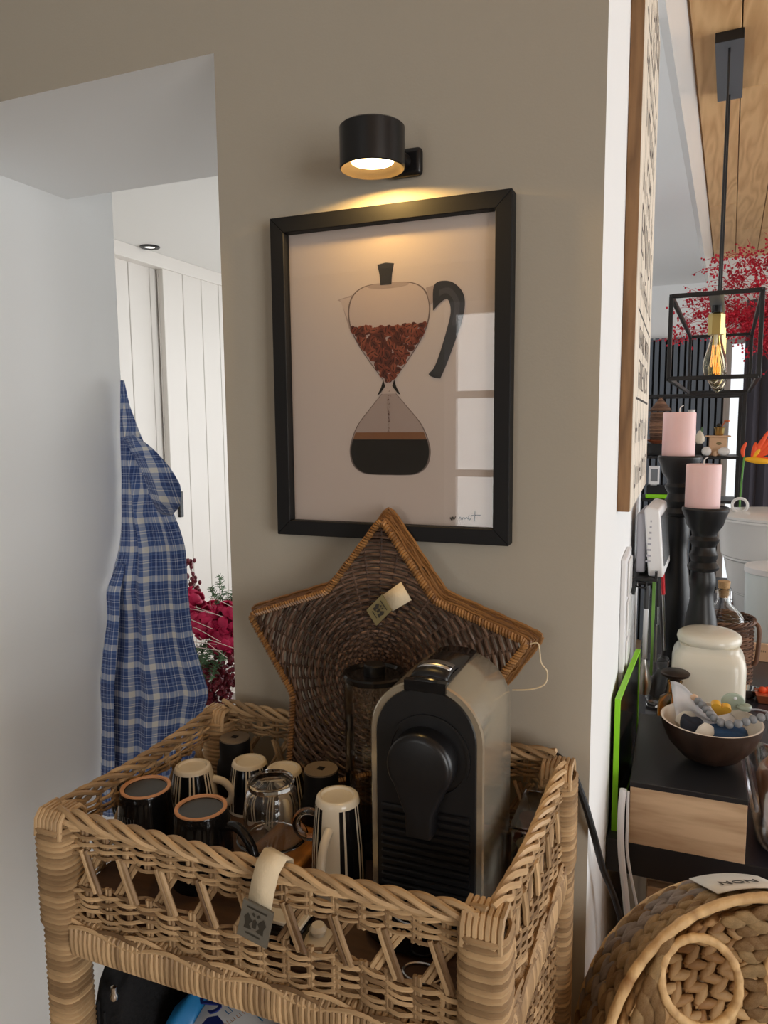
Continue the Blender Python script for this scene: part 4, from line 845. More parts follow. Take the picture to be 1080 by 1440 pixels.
mb = MB(); mb.box(-.026, -.008, .03, .205, .005, .13); mb.build('back_case', 'grey_plastic', dv, bevel=.003)
def utensil(name, label, loc, parts, lean=0):
    t = thing(name, label, 'kitchen utensil', loc, 0, 'utensils hanging under the wall shelf')
    for nm, mb, m in parts: o = mb.build(nm, m, t, bevel=0)
    t.rotation_euler = (lean, 0, 0); return t
ux = -.056
mb1 = MB(); mb1.tube([(0, 0, 0), (0, 0, -.05)], .006, 8); mb2 = MB(); mb2.tube([(0, 0, -.05), (0, .004, -.16)], [.005, .0055], 8); mb3 = MB(); mb3.lathe([(0, -.24), (.012, -.235), (.016, -.21), (.010, -.18), (.004, -.16)], 16)
utensil('whisk', 'steel handled whisk hanging nearest the switch plate', (-.053, .735, 1.160), [('grip', mb1, 'black_plastic'), ('handle', mb2, 'steel'), ('whisk_head', mb3, 'steel')])
def blade(w0, w1, z0, z1, th=.0015):
    m = MB(); m.hexa([(dx, y, z) for z, w in ((z1, w1), (z0, w0)) for y in (-w, w) for dx in (-th, th)]); return m
mb1 = MB(); mb1.tube([(0, 0, 0), (0, .01, -.07)], [.004, .006], 8)
utensil('spatula', 'green silicone spatula hanging from the wall shelf', (-.040, .775, 1.165), [('handle', blade(.007, .010, 0, -.09, .003), 'spatula_green'), ('blade', blade(.010, .017, -.09, -.21, .0025), 'spatula_green')], .05)
mb1 = MB(); mb1.tube([(0, 0, 0), (.002, .0, -.075)], [.0045, .0065], 8); mb2 = MB(); mb2.tube([(0.002, 0, -.075), (.003, .004, -.12)], .002, 6)
utensil('palette_knife', 'steel spatula with black grip hanging beside the green one', (-.033, .83, 1.168), [('grip', mb1, 'black_plastic'), ('neck', mb2, 'steel'), ('blade', blade(.006, .020, -.12, -.20), 'steel')], .08)
mb1 = MB(); mb1.tube([(0, 0, .005), (.004, .0, -.055)], [.008, .0075], 8, flat=.6); mb2 = MB(); mb2.tube([(.004, 0, -.055), (.012, .01, -.19)], .003, 6)
utensil('tongs', 'kitchen tongs with bright red grips hanging from the wall shelf', (-.026, .86, 1.170), [('grip', mb1, 'handle_red'), ('arm', mb2, 'steel')], .05)
# ================================================================== KITCHEN SIGN
t = thing('kitchen_sign', 'tall wooden KITCHEN sign with dark lettering hung on the white side wall', 'sign', (XW+.0003, .313, 1.362))
SW_, SH_ = .56, .93
MB().box(0, .0188, 0, SW_, 0, SH_).build('board', 'sign_edge_wood', t, smooth=False, bevel=.001)
face = MB().box(.0188, .0196, .001, SW_-.001, .001, SH_-.001).build('face', 'sign_face_wood', t, smooth=False)
for z in (.755, .315, .175): MB().box(.0196, .0200, .06, SW_-.06, z, z+.004).build('rule_line', 'text_grey', face, smooth=False)
for k in range(1, 5): MB().box(.0195, .01975, SW_*k/5-.0007, SW_*k/5+.0007, .001, SH_-.001).build('board_joint', 'text_grey', face, smooth=False)
def sgn(s, z, size, sx=1, shear=0): text(s, size, 'sign_ink', face, (.0199, SW_/2, z), (0, 1, 0), (0, 0, 1), .0002, sx=sx, shear=shear, thin=size*.022)
sgn('KITCHEN', .870, .125, .98); sgn('ENJOY', .440, .115, 1.25); sgn('SHARE WITH', .275, .055, 1.1); sgn('FRIENDS', .215, .075, 1.25)
for q, (z, wd, ht, n) in enumerate(((.795, .24, .055, 6), (.712, .42, .036, 14), (.640, .34, .055, 8), (.572, .20, .034, 5), (.520, .42, .036, 15), (.365, .42, .034, 16), (.125, .44, .042, 15), (.050, .44, .042, 13))):
    strokes(face, 'sign_ink', (.0200, SW_/2, z), (0, 1, 0), (0, 0, 1), wd, ht, n, 70+q)
# ================================================================== CANDLES ON TURNED HOLDERS
def holder(loc, H, label, seed, rc):
    t = thing('candle_holder', label, 'candle holder', loc, 0, 'turned black candle holders'); z0 = .0
    s = H
    prof = [(0, 0), (.052, 0), (.054, .010), (.050, .022), (.044, .034), (.036, .050), (.030, .062), (.034, .072), (.034, .080), (.026, .088)]
    body = [(.0, .22), (.25, .25), (.55, .37), (.8, .34), (.92, .25), (1, .22)]
    zs = np.linspace(.088, H-.145, 26); 
    for z in zs: u = (z-.088)/(H-.233); prof.append((.024+.012*math.sin(PI*min(1, u*1.25))**2 if u < .8 else .024+.004*math.sin((u-.8)*5*PI), z))
    a = H-.145
    prof += [(.032, a+.004), (.034, a+.010), (.030, a+.016), (.025, a+.022), (.029, a+.030), (.031, a+.038), (.026, a+.046), (.024, a+.056), (.030, a+.066), (.032, a+.072), (.026, a+.080), (.027, a+.088), (.038, a+.104), (rc-.006, a+.122), (rc, a+.136), (rc+.0005, H-.004), (rc-.002, H), (rc-.005, H-.003), (0, H-.004)]
    MB().lathe(prof, 40).build('turned_body', 'holder_black', t, angle=30); return t
def candle(loc, r, H, label):
    t = thing('pillar_candle', label, 'candle', loc, 0, 'pink pillar candles')
    MB().lathe([(0, 0), (r*.97, 0), (r, .003), (r, H-.003), (r*.975, H), (r*.8, H-.0035), (0, H-.005)], 48).build('wax', 'candle_wax', t, angle=50)
    mb = MB(); mb.tube([(0, 0, H-.006), (0, 0, H+.008), (.003, 0, H+.013), (.008, 0, H+.016)], .0012, 6); mb.build('wick', 'wick', t); return t
holder((.002, 1.0, CT), 1.4215-CT, 'taller turned black wooden candle holder on the worktop', 1, .0485); candle((-.002, 1.0, 1.4178), .0365, .1045, 'pink pillar candle on the taller black holder')
holder((.059, .90, CT), 1.312-CT, 'shorter turned black wooden candle holder behind the white jar', 2, .0490); candle((.052, .90, 1.3083), .0365, .098, 'pink pillar candle on the shorter black holder')
# ================================================================== JARS AND BOTTLES
t = thing('storage_jar', 'large square-shouldered cream ceramic jar with lid on the worktop', 'jar', (.0715, .755, CT))
MB().lathe([(0, 0), (.066, 0), (.070, .004), (.071, .05), (.0705, .165), (.067, .182), (.060, .192), (.057, .198), (.057, .206), (0, .206)], 64, sq=5).build('body', 'jar_glaze', t, angle=50)
MB().lathe([(.055, .204), (.0605, .206), (.0625, .214), (.0605, .222), (.052, .2275), (.030, .2305), (0, .231)], 56).build('lid', 'jar_glaze', t, angle=60)
t = thing('amber_bottle', 'small amber glass bottle with flat stopper in front of the cream jar', 'bottle', (.0085, .655, CT))
MB().lathe([(0, 0), (.029, 0), (.031, .003), (.031, .096), (.027, .110), (.0135, .120), (.0125, .138), (.0145, .146), (.012, .146), (.010, .138), (.011, .120), (.025, .107), (.0285, .094), (.0285, .005), (0, .005)], 48).build('body', 'amber_glass', t)
MB().lathe([(0, .140), (.009, .140), (.011, .150), (.026, .158), (.028, .163), (.024, .166), (0, .167)], 40).build('stopper', 'coconut', t)
t = thing('demijohn', 'round glass bottle with cork in a brown wicker basket behind the cream jar', 'bottle', (.1165, 1.12, CT))
MB().lathe([(0, .004), (.06, .004), (.068, .02), (.068, .12), (.062, .155), (.040, .185), (.020, .205), (.0155, .215), (.0155, .238), (.0185, .242), (.0165, .246), (.0130, .240), (.013, .215), (.018, .203), (.038, .182), (.0595, .152), (.0655, .12), (.0655, .02), (0, .007)], 48).build('glass', 'clear_glass', t)
MB().lathe([(0, .222), (.0115, .222), (.0150, .262), (.0135, .2635), (0, .2635)], 24).build('cork', 'cork', t)
wk = MB()
for i in range(34): z = .004+i*.0048; r = .071 if z < .12 else .071-.002*(z-.12)/.05; wk.tube([(( r+.0022*math.cos(12*q+PI*i))*math.cos(q), (r+.0022*math.cos(12*q+PI*i))*math.sin(q), z) for q in np.arange(72)*2*PI/72], .0022, 5, closed=True)
wk.build('wicker_cover', 'brown_wicker', t)['kind'] = 'stuff'
wk = MB(); 
for j in range(3): wk.tube([((.0725+.003*math.cos(9*q+j*2.1))*math.cos(q), (.0725+.003*math.cos(9*q+j*2.1))*math.sin(q), .168+.004*math.sin(9*q+j*2.1)) for q in np.arange(96)*2*PI/96], .0028, 6, closed=True)
wk.build('wicker_rim', 'brown_wicker', t)
mb = MB(); mb.tube(smooth_path([(.072, -.012, .165), (.082, -.020, .150), (.080, -.022, .08), (.074, -.02, .06)], 6), .0055, 8); mb.build('wicker_handle', 'brown_wicker', t)
t = thing('glass_bowl', 'small clear glass bowl beside the foot of the tall candle holder', 'bowl', (-.034, .900, CT))
MB().lathe([(0, 0), (.016, 0), (.0185, .006), (.028, .060), (.031, .115), (.0295, .1155), (.0265, .06), (.017, .008), (0, .005)], 40).build('bowl', 'clear_glass', t)
t = thing('white_bin', 'big white stepped enamel bin with ring-handled lid on the worktop', 'bin', (.312, 1.72, CT))
MB().lathe([(0, 0), (.118, 0), (.121, .004), (.138, .115), (.142, .118), (.142, .122), (.147, .125), (.166, .225), (.172, .230), (.172, .236), (.176, .240), (.188, .345), (.194, .352), (.194, .358), (.190, .360), (0, .360)], 64).build('body', 'white_gloss', t, angle=35)
ld = MB().lathe([(.190, .358), (.196, .361), (.197, .368), (.19, .372), (.1, .380), (0, .383)], 64).build('lid', 'white_gloss', t, angle=50)
mb = MB(); mb.tube([(-.128+.022*math.cos(q), -.03, .396+.022*math.sin(q)) for q in np.arange(32)*2*PI/32], .0045, 8, closed=True); mb.build('ring_handle', 'white_gloss', ld)
t = thing('frosted_canister', 'frosted pale plastic canister in front of the white bin', 'canister', (.268, 1.435, CT))
MB().lathe([(0, 0), (.072, 0), (.077, .004), (.080, .23), (.078, .235), (.074, .235), (.074, .01), (0, .008)], 48).build('body', 'frost', t, angle=50); MB().lathe([(.078, .233), (.083, .235), (.083, .250), (.078, .254), (0, .255)], 48).build('lid', 'white_plastic', t)
t = thing('wooden_plaque', 'small pale wooden block with tiny lettering before the frosted canister', 'plaque', (.228, 1.345, CT))
MB().box(-.06, .06, -.006, .006, 0, .050).build('block', 'pale_pine', t, smooth=False, bevel=.001); strokes(t, 'text_grey', (-.015, -.0063, .030), (1, 0, 0), (0, 0, 1), .060, .007, 11, 61)
t = thing('measuring_scoop', 'steel scoop lying on the worktop right beside the cream jar', 'scoop', (.168, 1.03, CT))
MB().lathe([(0, 0), (.014, .002), (.022, .014), (.024, .024), (.0225, .024), (.013, .004), (0, .002)], 28, sx=1.4).build('cup', 'chrome', t); mb = MB(); mb.tube([(.03, 0, .022), (.05, .01, .024)], .003, 6); mb.build('handle', 'chrome', t)
t = thing('copper_dish', 'small copper dish at the worktop edge past the coconut bowl', 'dish', (.222, 1.02, CT))
mb = MB(); mb.hexa([(x*s, y*s, z) for z, s in ((0, .8), (.022, 1)) for y in (-.03, .03) for x in (-.035, .035)]); mb.build('dish', 'copper', t, bevel=.002)
for k in range(4): MB().ell((-.018+.012*k, .004*(k % 2), .026), (.010, .010, .008)).build('stone', 'orange_petal', t)
# ================================================================== ROUND HYACINTH BASKET
HC = np.array((.136, -.060, .765)); HN = np.array((-.381, .849, -.365)); HN /= np.linalg.norm(HN)
E1 = np.cross(HN, (0, 0, 1)); E1 /= np.linalg.norm(E1); E2 = np.cross(E1, HN); RB, LB = .206, .105
st = thing('stool', 'low wooden stool carrying the round woven basket', 'stool', (.135, .005, ZF))
MB().box(-.17, .17, -.13, .13, .60, .632).build('seat', 'board_wood', st, smooth=False, bevel=.004)
for sx in (-1, 1):
    for sy in (-1, 1): MB().box(sx*.14-.016, sx*.14+.016, sy*.10-.016, sy*.10+.016, 0, .60).build('leg', 'board_wood', st, smooth=False)
hb = thing('hyacinth_basket', 'round braided water hyacinth basket with two ring eyes on its tilted face', 'basket', tuple(HC))
def hp_(a, b, n=0): return E1*a+E2*b+HN*n
leafm = {}
for nm, seed in (('hyacinth', 1), ('hyacinth', 2), ('hyacinth_grey', 3)):
    m = MB(); r_ = random.Random(seed); m.ell((0, 0, 0), (1, .40, .36), n=8, m=6, tone=[0, .35, .85, .6][seed])
    V = m.v[0]; leafm[seed] = m.mesh('braid_leaf', [nm], angle=180)
    for a in leafm[seed].attributes['tone'].data: a.value = min(1, max(0, a.value+r_.gauss(0, .12)))
cnt = [0]
def leaf(pos, along, out, L, seed, skew, wf=1.0):
    T = Vector(along).normalized(); O = Vector(out).normalized(); O = (O-T*O.dot(T)).normalized(); Sd = O.cross(T); R = Matrix.Rotation(skew, 3, O) @ Matrix((T*L, Sd*L*wf, O*L)).transposed()
    o = bpy.data.objects.new('braid_leaf', leafm[seed]); COL.objects.link(o); o.parent = hb; o.matrix_basis = Matrix.Translation(Vector(tuple(pos))) @ R.to_4x4(); cnt[0] += 1; return o
rh = random.Random(4)
# outside wall: rows of braid round the drum (only the upper, visible arc carries single leaves)
for row in range(4):
    nn_ = .016+row*.0245; N = 52
    for k in range(N):
        a = math.radians(20)+2*PI*k/N
        deg = math.degrees(a) % 360
        if not (30 < deg < 215): continue
        out = E1*math.cos(a)+E2*math.sin(a); tn = -E1*math.sin(a)+E2*math.cos(a)
        for s in (-1, 1):
            if s == 1 and deg > 190: continue
            leaf(out*(RB-.0035)+HN*(nn_+s*.0055), tn*1.0, out, .0182*rh.uniform(.95, 1.1), (3 if row >= 2 and rh.random() < .7 else rh.choice((1, 2, 2))), s*.50+rh.gauss(0, .08))
# solid drum behind the braids
dm = MB(); dm.add([tuple((E1*math.cos(a)+E2*math.sin(a))*(RB-.010)+HN*n) for n in (.004, LB) for a in np.arange(48)*2*PI/48], [(k, (k+1) % 48, 48+(k+1) % 48, 48+k) for k in range(48)]+[tuple(range(48, 96))], .25)
dm.build('drum', 'hyacinth', hb, angle=60)
# braid rows on the hidden lower drum and inside, joined
inn = MB()
def leafmesh(mb, pos, along, out, L, skew, tone):
    T = Vector(along).normalized(); O = Vector(out).normalized(); O = (O-T*O.dot(T)).normalized(); Sd = O.cross(T); R = Matrix.Rotation(skew, 3, O) @ Matrix((T, Sd, O)).transposed()
    mb.ell(tuple(pos), (L, L*.40, L*.28), np.array(R), 7, 5, tone)
for rr_ in np.arange(.02, RB-.015, .021):
    N = max(5, int(2*PI*rr_/.024))
    for k in range(N):
        a = 2*PI*k/N; out = E1*math.cos(a)+E2*math.sin(a); tn = -E1*math.sin(a)+E2*math.cos(a)
        for s in (-1, 1): leafmesh(inn, out*(rr_+s*.005)+HN*(LB-.010), tn, -HN, .017, s*.5, rh.uniform(.1, .7))
for row in range(4):
    for k in range(54):
        a = 2*PI*k/54; out = E1*math.cos(a)+E2*math.sin(a); tn = -E1*math.sin(a)+E2*math.cos(a)
        for s in (-1, 1): leafmesh(inn, out*(RB-.017)+HN*(.018+row*.0235+s*.005), tn, -out, .017, s*.5, rh.uniform(.1, .7))
inn.build('inner_braid', 'hyacinth', hb, angle=180)['kind'] = 'stuff'
def wrapped_ring(name, ca, cb, R, r, n0, N):
    mb = MB(); P = [hp_(ca+R*math.cos(q), cb+R*math.sin(q), n0) for q in np.arange(N)*2*PI/N]; V = []
    rad = [r*(1+.07*math.sin(k*2.1)+rh.gauss(0, .05)) for k in range(N)]
    mb.tube(P, rad, 8, closed=True, tone=.75, ref=tuple(HN)); t_ = mb.t[0]; t_ += np.repeat(RNG.normal(0, .18, N), 8); return mb.build(name, 'hyacinth', hb, angle=50)
wrapped_ring('front_rim', 0, 0, RB, .0060, 0, 150); wrapped_ring('back_rim', 0, 0, RB-.004, .0055, LB, 120)
EY = [(-.083, .136-.012), (.036, .127-.008)]
for ca, cb in EY: wrapped_ring('eye_ring', ca, cb, .0440, .0052, -.002, 60)
# braided infill of the face between rim and rings
for (a, b, an) in [(x, y, th) for x, y, th in [(-.020, .186, .0), (-.036, .182, .1), (-.004, .190, 0), (.012, .188, -.1), (-.022, .172, .1), (-.006, .176, -.1), (.006, .174, .1), (-.026, .158, .3), (-.014, .160, -.3), (-.002, .162, .2), (-.024, .146, -.3), (-.012, .147, .3), (-.024, .132, .3), (-.012, .132, -.2), (-.024, .118, -.3), (-.012, .117, .2), (-.024, .104, .3), (-.012, .103, -.3), (-.022, .090, -.2), (-.012, .088, .3),
              (-.140, .122, 1.3), (-.132, .134, 1.1), (-.136, .108, 1.5), (-.150, .104, 1.2), (-.146, .092, 1.4), (-.158, .088, 1.2), (-.133, .092, 1.6), (-.118, .160, .8), (-.124, .148, .9), (.03, .186, -.1), (.05, .182, -.2), (.07, .174, -.4)]]:
    leaf(hp_(a, b, -.001), E1*math.cos(an)+E2*math.sin(an), -HN, .0155*rh.uniform(.9, 1.15), rh.choice((1, 2)), rh.gauss(0, .15), 1.15)
# sewn-on white label on the drum top
lb = MB(); A_ = [math.radians(d) for d in range(84, 108, 3)][::-1]; A_ = [math.radians(78+4*k) for k in range(7)]
lb.add([tuple((E1*math.cos(a)+E2*math.sin(a))*(RB+.0075)+HN*n) for n in (.012, .088) for a in A_], [(k, k+1, 7+k+1, 7+k) for k in range(6)]); lbl = lb.build('label_patch', 'pale_cloth', hb, solid=.0012, angle=180)
am = math.radians(92); oo = (E1*math.cos(am)+E2*math.sin(am))*(RB+.0095)
for s_, n_ in (('NON', .034),):
    text(s_, .020, 'text_grey', lbl, tuple(oo+HN*n_), tuple(E1*math.sin(am)-E2*math.cos(am)), tuple(HN), .0003)
# ================================================================== APRON ON THE WALL END
def Mplaid(name):
    m = bpy.data.materials.new(name); m.use_nodes = True; nt = m.node_tree; b = nt.nodes['Principled BSDF']; b.inputs['Roughness'].default_value = .9; b.inputs['Sheen Weight'].default_value = .2
    uv = nt.nodes.new('ShaderNodeUVMap'); sep = nt.nodes.new('ShaderNodeSeparateXYZ'); nt.links.new(uv.outputs[0], sep.inputs[0]); outs = []
    for ch, per, offs in ((0, .062, 0), (1, .068, .2)):
        k = nt.nodes.new('ShaderNodeMath'); k.operation = 'MULTIPLY_ADD'; k.inputs[1].default_value = 1/per; k.inputs[2].default_value = offs+20; nt.links.new(sep.outputs[ch], k.inputs[0])
        fr = nt.nodes.new('ShaderNodeMath'); fr.operation = 'FRACT'; nt.links.new(k.outputs[0], fr.inputs[0])
        r = nt.nodes.new('ShaderNodeValToRGB'); cr = r.color_ramp; cr.interpolation = 'CONSTANT'
        st = [(0, 1.0), (.20, .12), (.27, .28), (.31, .0), (.45, .75), (.475, .0), (.53, .75), (.555, .0), (.68, .35), (.74, .05), (.80, .75), (.83, .12)]
        cr.elements[0].position = 0; cr.elements[0].color = (1, 1, 1, 1); cr.elements[1].position = st[1][0]; cr.elements[1].color = (st[1][1],)*3+(1,)
        for p, v in st[2:]: e = cr.elements.new(p); e.color = (v, v, v, 1)
        nt.links.new(fr.outputs[0], r.inputs[0]); outs.append(r)
    ad = nt.nodes.new('ShaderNodeMath'); ad.operation = 'ADD'
    for k in range(2): nt.links.new(outs[k].outputs[0], ad.inputs[k])
    r = nt.nodes.new('ShaderNodeValToRGB'); cr = r.color_ramp; cr.elements[0].color = (*S(48, 72, 128), 1); cr.elements[1].color = (*S(226, 226, 222), 1); cr.elements[1].position = .92
    e = cr.elements.new(.12); e.color = (*S(74, 102, 160), 1); e = cr.elements.new(.5); e.color = (*S(150, 166, 200), 1)
    h = nt.nodes.new('ShaderNodeMath'); h.operation = 'MULTIPLY'; h.inputs[1].default_value = .5; nt.links.new(ad.outputs[0], h.inputs[0]); nt.links.new(h.outputs[0], r.inputs[0]); nt.links.new(r.outputs[0], b.inputs['Base Color'])
    n = nt.nodes.new('ShaderNodeTexNoise'); n.inputs['Scale'].default_value = 900; bp = nt.nodes.new('ShaderNodeBump'); bp.inputs['Strength'].default_value = .2; bp.inputs['Distance'].default_value = .001; nt.links.new(n.outputs[0], bp.inputs['Height']); nt.links.new(bp.outputs[0], b.inputs['Normal'])
    MATS[name] = m
Mplaid('plaid_cotton')
ap = thing('apron', 'blue and white plaid apron hanging in folds from the end of the white wall', 'apron', (-1.15, .50, .60))
rows = [(-1.234, .535, 1.609, -1.222, .532, 1.608), (-1.236, .535, 1.550, -1.200, .520, 1.550), (-1.237, .53, 1.492, -1.176, .520, 1.492), (-1.239, .53, 1.433, -1.150, .520, 1.434), (-1.240, .53, 1.381, -1.128, .520, 1.385), (-1.240, .525, 1.330, -1.104, .520, 1.335), (-1.240, .52, 1.260, -1.073, .520, 1.269), (-1.238, .505, 1.208, -1.058, .520, 1.220),
        (-1.236, .481, 1.165, -1.056, .520, 1.170), (-1.236, .463, 1.118, -1.056, .520, 1.119), (-1.236, .470, 1.064, -1.053, .520, 1.068), (-1.236, .462, .996, -1.046, .520, 1.000), (-1.236, .442, .934, -1.027, .520, .934), (-1.236, .433, .877, -1.008, .520, .877), (-1.236, .432, .831, -1.024, .520, .829), (-1.236, .424, .747, -1.040, .520, .739), (-1.236, .411, .666, -1.050, .520, .647), (-1.236, .401, .600, -1.060, .520, .573)]
def cloth(rows, nu, fold, parent, name, seed, wtot, refine=4):
    R = np.array(rows); t_ = np.linspace(0, len(R)-1, (len(R)-1)*refine+1); R = np.stack([np.interp(t_, np.arange(len(R)), R[:, k]) for k in range(6)], 1)
    for it in range(1): R[1:-1] = (R[:-2]+2*R[1:-1]+R[2:])/4
    V = []; UV = []; ph = random.Random(seed).uniform(0, 6); n = len(R); zacc = 0
    for i, q in enumerate(R):
        a, b = q[:3], q[3:]; w = np.linalg.norm(b-a); nr = np.cross(b-a, (0, 0, 1)); nr /= np.linalg.norm(nr)+1e-9
        if i: zacc += np.linalg.norm((R[i, :3]+R[i, 3:]-R[i-1, :3]-R[i-1, 3:])/2)
        for j in range(nu+1):
            u = j/nu; d = fold*min(1, w/.16)*(math.sin(u*2*PI*2.6+ph+.25*math.sin(i*.09))*.7+.45*math.sin(u*2*PI*4.7+i*.03+ph*2))*math.sin(PI*u)**.5
            d += .030*math.sin(PI*u)*min(1, w/.16)
            p = a+(b-a)*u+nr*d; p[0] = max(p[0], -1.2405); V.append(p-np.array(parent.location)); UV.append((u*wtot*min(1, .25+w/.20), zacc))
    F = [(i*(nu+1)+j, i*(nu+1)+j+1, (i+1)*(nu+1)+j+1, (i+1)*(nu+1)+j) for i in range(n-1) for j in range(nu)]
    mb = MB(); mb.add(V, F); o = mb.build(name, 'plaid_cotton', parent, angle=180, solid=.0022); uvl = o.data.uv_layers.new(name='UVMap')
    for lp_ in o.data.loops: uvl.data[lp_.index].uv = UV[lp_.vertex_index]
    return o
cloth(rows, 40, .012, ap, 'apron_cloth', 2, .24)
cloth([(-1.205, .500, 1.475, -1.155, .48, 1.48), (-1.170, .485, 1.445, -1.085, .455, 1.452), (-1.140, .475, 1.41, -1.030, .44, 1.412), (-1.120, .47, 1.375, -.996, .43, 1.374), (-1.110, .475, 1.34, -1.004, .44, 1.330), (-1.105, .485, 1.312, -1.055, .47, 1.300)], 16, .006, ap, 'apron_bib_fold', 5, .12)
cloth([(-1.237, .50, 1.175, -1.195, .475, 1.18), (-1.239, .455, 1.12, -1.185, .44, 1.12), (-1.239, .46, 1.06, -1.19, .44, 1.06), (-1.239, .435, .98, -1.185, .42, .98), (-1.239, .42, .90, -1.19, .41, .90), (-1.239, .42, .82, -1.195, .41, .82), (-1.239, .41, .72, -1.19, .40, .72), (-1.239, .40, .60, -1.19, .39, .60)], 14, .006, ap, 'apron_side_fold', 7, .12)
t = thing('coat_hook', 'small black hook at the end of the white wall holding the apron', 'hook', (-1.275, .55, 1.66), PI/2)
MB().box(.0003, .004, -.010, .010, -.02, .02).build('plate', 'black_metal', t, bevel=.001); mb = MB(); mb.tube(smooth_path([(.004, 0, 0), (.020, 0, -.012), (.026, 0, .004)], 5), .003, 8); mb.build('hook', 'black_metal', t)
# ================================================================== FLOWERS IN THE HALL
fl = thing('flower_arrangement', 'magenta hydrangea and berry arrangement with fern in a tall white vase in the hall', 'flowers', (-1.46, 1.22, ZF))
MB().lathe([(0, 0), (.085, 0), (.092, .01), (.105, .30), (.085, .50), (.062, .60), (.066, .655), (.060, .655), (.055, .60), (0, .59)], 48).build('vase', 'vase_white', fl)
rf = random.Random(8)
def clump(mb, c, R, n, s, flat=.35):
    for k in range(n):
        d = Vector((rf.gauss(0, 1), rf.gauss(0, 1), rf.gauss(0, 1))).normalized(); q = Vector((rf.gauss(0, 1), rf.gauss(0, 1), rf.gauss(0, 1))).normalized(); z = (d*1.2+q*.7).normalized(); Rm = z.to_track_quat('Z', 'Y').to_matrix()
        mb.ell(tuple(Vector(c)+d*R*rf.uniform(.75, 1)), (s*rf.uniform(.8, 1.2), s*rf.uniform(.7, 1.1), s*flat), np.array(Rm), 7, 4)
for c, R in (((-.085, -.05, .985), .062), ((.0, -.08, .945), .055), ((.075, -.04, .955), .062), ((.13, 0, 1.0), .05), ((.06, -.06, .885), .05), ((-.05, .03, .93), .06)):
    mb = MB(); clump(mb, c, R, 90, .019); mb.build('hydrangea_head', 'magenta_petal', fl)
for c, R, n in (((.01, -.09, .745), .075, 170), ((-.06, -.06, .76), .05, 90), ((.09, -.05, .80), .07, 150), ((.04, -.08, .70), .05, 90)):
    mb = MB(); clump(mb, c, R, n, .0095, .9); mb.build('berry_cluster', 'berry_dark', fl)
for k in range(7):
    mb = MB(); x0 = -.12+.012*k; top = (x0+rf.uniform(-.02, .01), -.02+rf.uniform(-.03, .03), 1.02+.02*k % .1+rf.uniform(0, .08)); mb.tube([(-.03, 0, .85), ((x0-.03)/2, -.01, .95), top], .0013, 5); mb.build('berry_stem', 'berry_dark', fl)
    mb = MB()
    for j in range(5): mb.ell((top[0]+rf.gauss(0, .010), top[1]+rf.gauss(0, .01), top[2]+rf.gauss(0, .012)), (.0065, .0065, .0085), None, 7, 5)
    mb.build('berry_spray', 'berry_dark', fl)['kind'] = 'stuff'
def fern(base, tip, n, s, nm='fern_sprig'):
    mb = MB(); a, b = np.array(base), np.array(tip); mb.tube([a, (a+b)/2+np.array((0, -.01, 0)), b], .0015, 5)
    for k in range(n):
        t_ = (k+1)/n; p = a+(b-a)*t_
        for j in range(5):
            d = np.array((rf.gauss(0, 1), rf.gauss(0, 1), rf.gauss(.5, .6))); d /= np.linalg.norm(d); mb.tube([p, p+d*s*(1.15-.6*t_)], [.0018, .0006], 4)
    return mb.build(nm, 'fern', fl)
for b, t_ in (((.04, -.02, .95), (.045, -.05, 1.10)), ((.05, -.02, .97), (.10, -.03, 1.08)), ((.03, 0, .95), (.015, -.06, 1.06)), ((.02, -.08, .88), (-.015, -.15, .84)), ((.04, -.08, .87), (.035, -.16, .82)), ((.05, -.07, .86), (.10, -.13, .84)), ((.0, -.08, .86), (-.01, -.15, .79)), ((.06, -.08, .84), (.07, -.15, .78)), ((.02, -.10, .82), (.03, -.15, .76))): fern(b, t_, 16, .028)
for k in range(9): mb = MB(); a0 = rf.uniform(-.1, .02); z0 = rf.uniform(.86, 1.0); mb.tube(smooth_path([(a0, -.07, z0), (a0+.06, -.14, z0+rf.uniform(.0, .05)), (a0+.15, -.13, z0+rf.uniform(-.05, .03))], 6), .0012, 4); mb.build('grass_blade', 'grass_twig', fl)
# ================================================================== PENDANT LAMP
A_ = math.atan(SL)
pd = thing('pendant_lamp', 'long black cage pendant lamp with filament bulbs hung from the timber ceiling', 'pendant lamp', (.1035, 1.775, 2.60), -A_)
pm = MB().box(-.038, .038, -.215, .215, -.028, 0).build('ceiling_plate', 'black_metal', pd, smooth=False, bevel=.0015)
MB().box(-.0375, .0375, -.2145, .2145, -.0285, -.028).build('plate_face', 'grey_plate', pm, smooth=False)
hw, y0, y1, z0, z1, b = .108, -.515, .53, -.985, -.770, .0055
mbars = [((sx*hw-b, sx*hw+b), (yy-b, yy+b), (z0, z1)) for sx in (-1, 1) for yy in (y0, y1)]+[((-hw, hw), (yy-b, yy+b), (zz-b, zz+b)) for yy in (y0, y1) for zz in (z0, z1)]+[((sx*hw-b, sx*hw+b), (y0, y1), (zz-b, zz+b)) for sx in (-1, 1) for zz in (z0, z1)]
for (xa, xb), (ya, yb_), (za, zb) in mbars: MB().box(xa, xb, ya, yb_, za, zb).build('cage_bar', 'black_metal', pd, smooth=False, bevel=.001, bseg=1)
MB().box(-.018, .018, y0, y1, z1-.006, z1+.006).build('top_bar', 'grey_plate', pd, smooth=False)
for yy in (-.17, .17): mb = MB(); mb.tube([(0, yy, -.028), (0, yy, z1)], .0035, 8); mb.build('cable', 'black_metal', pd)
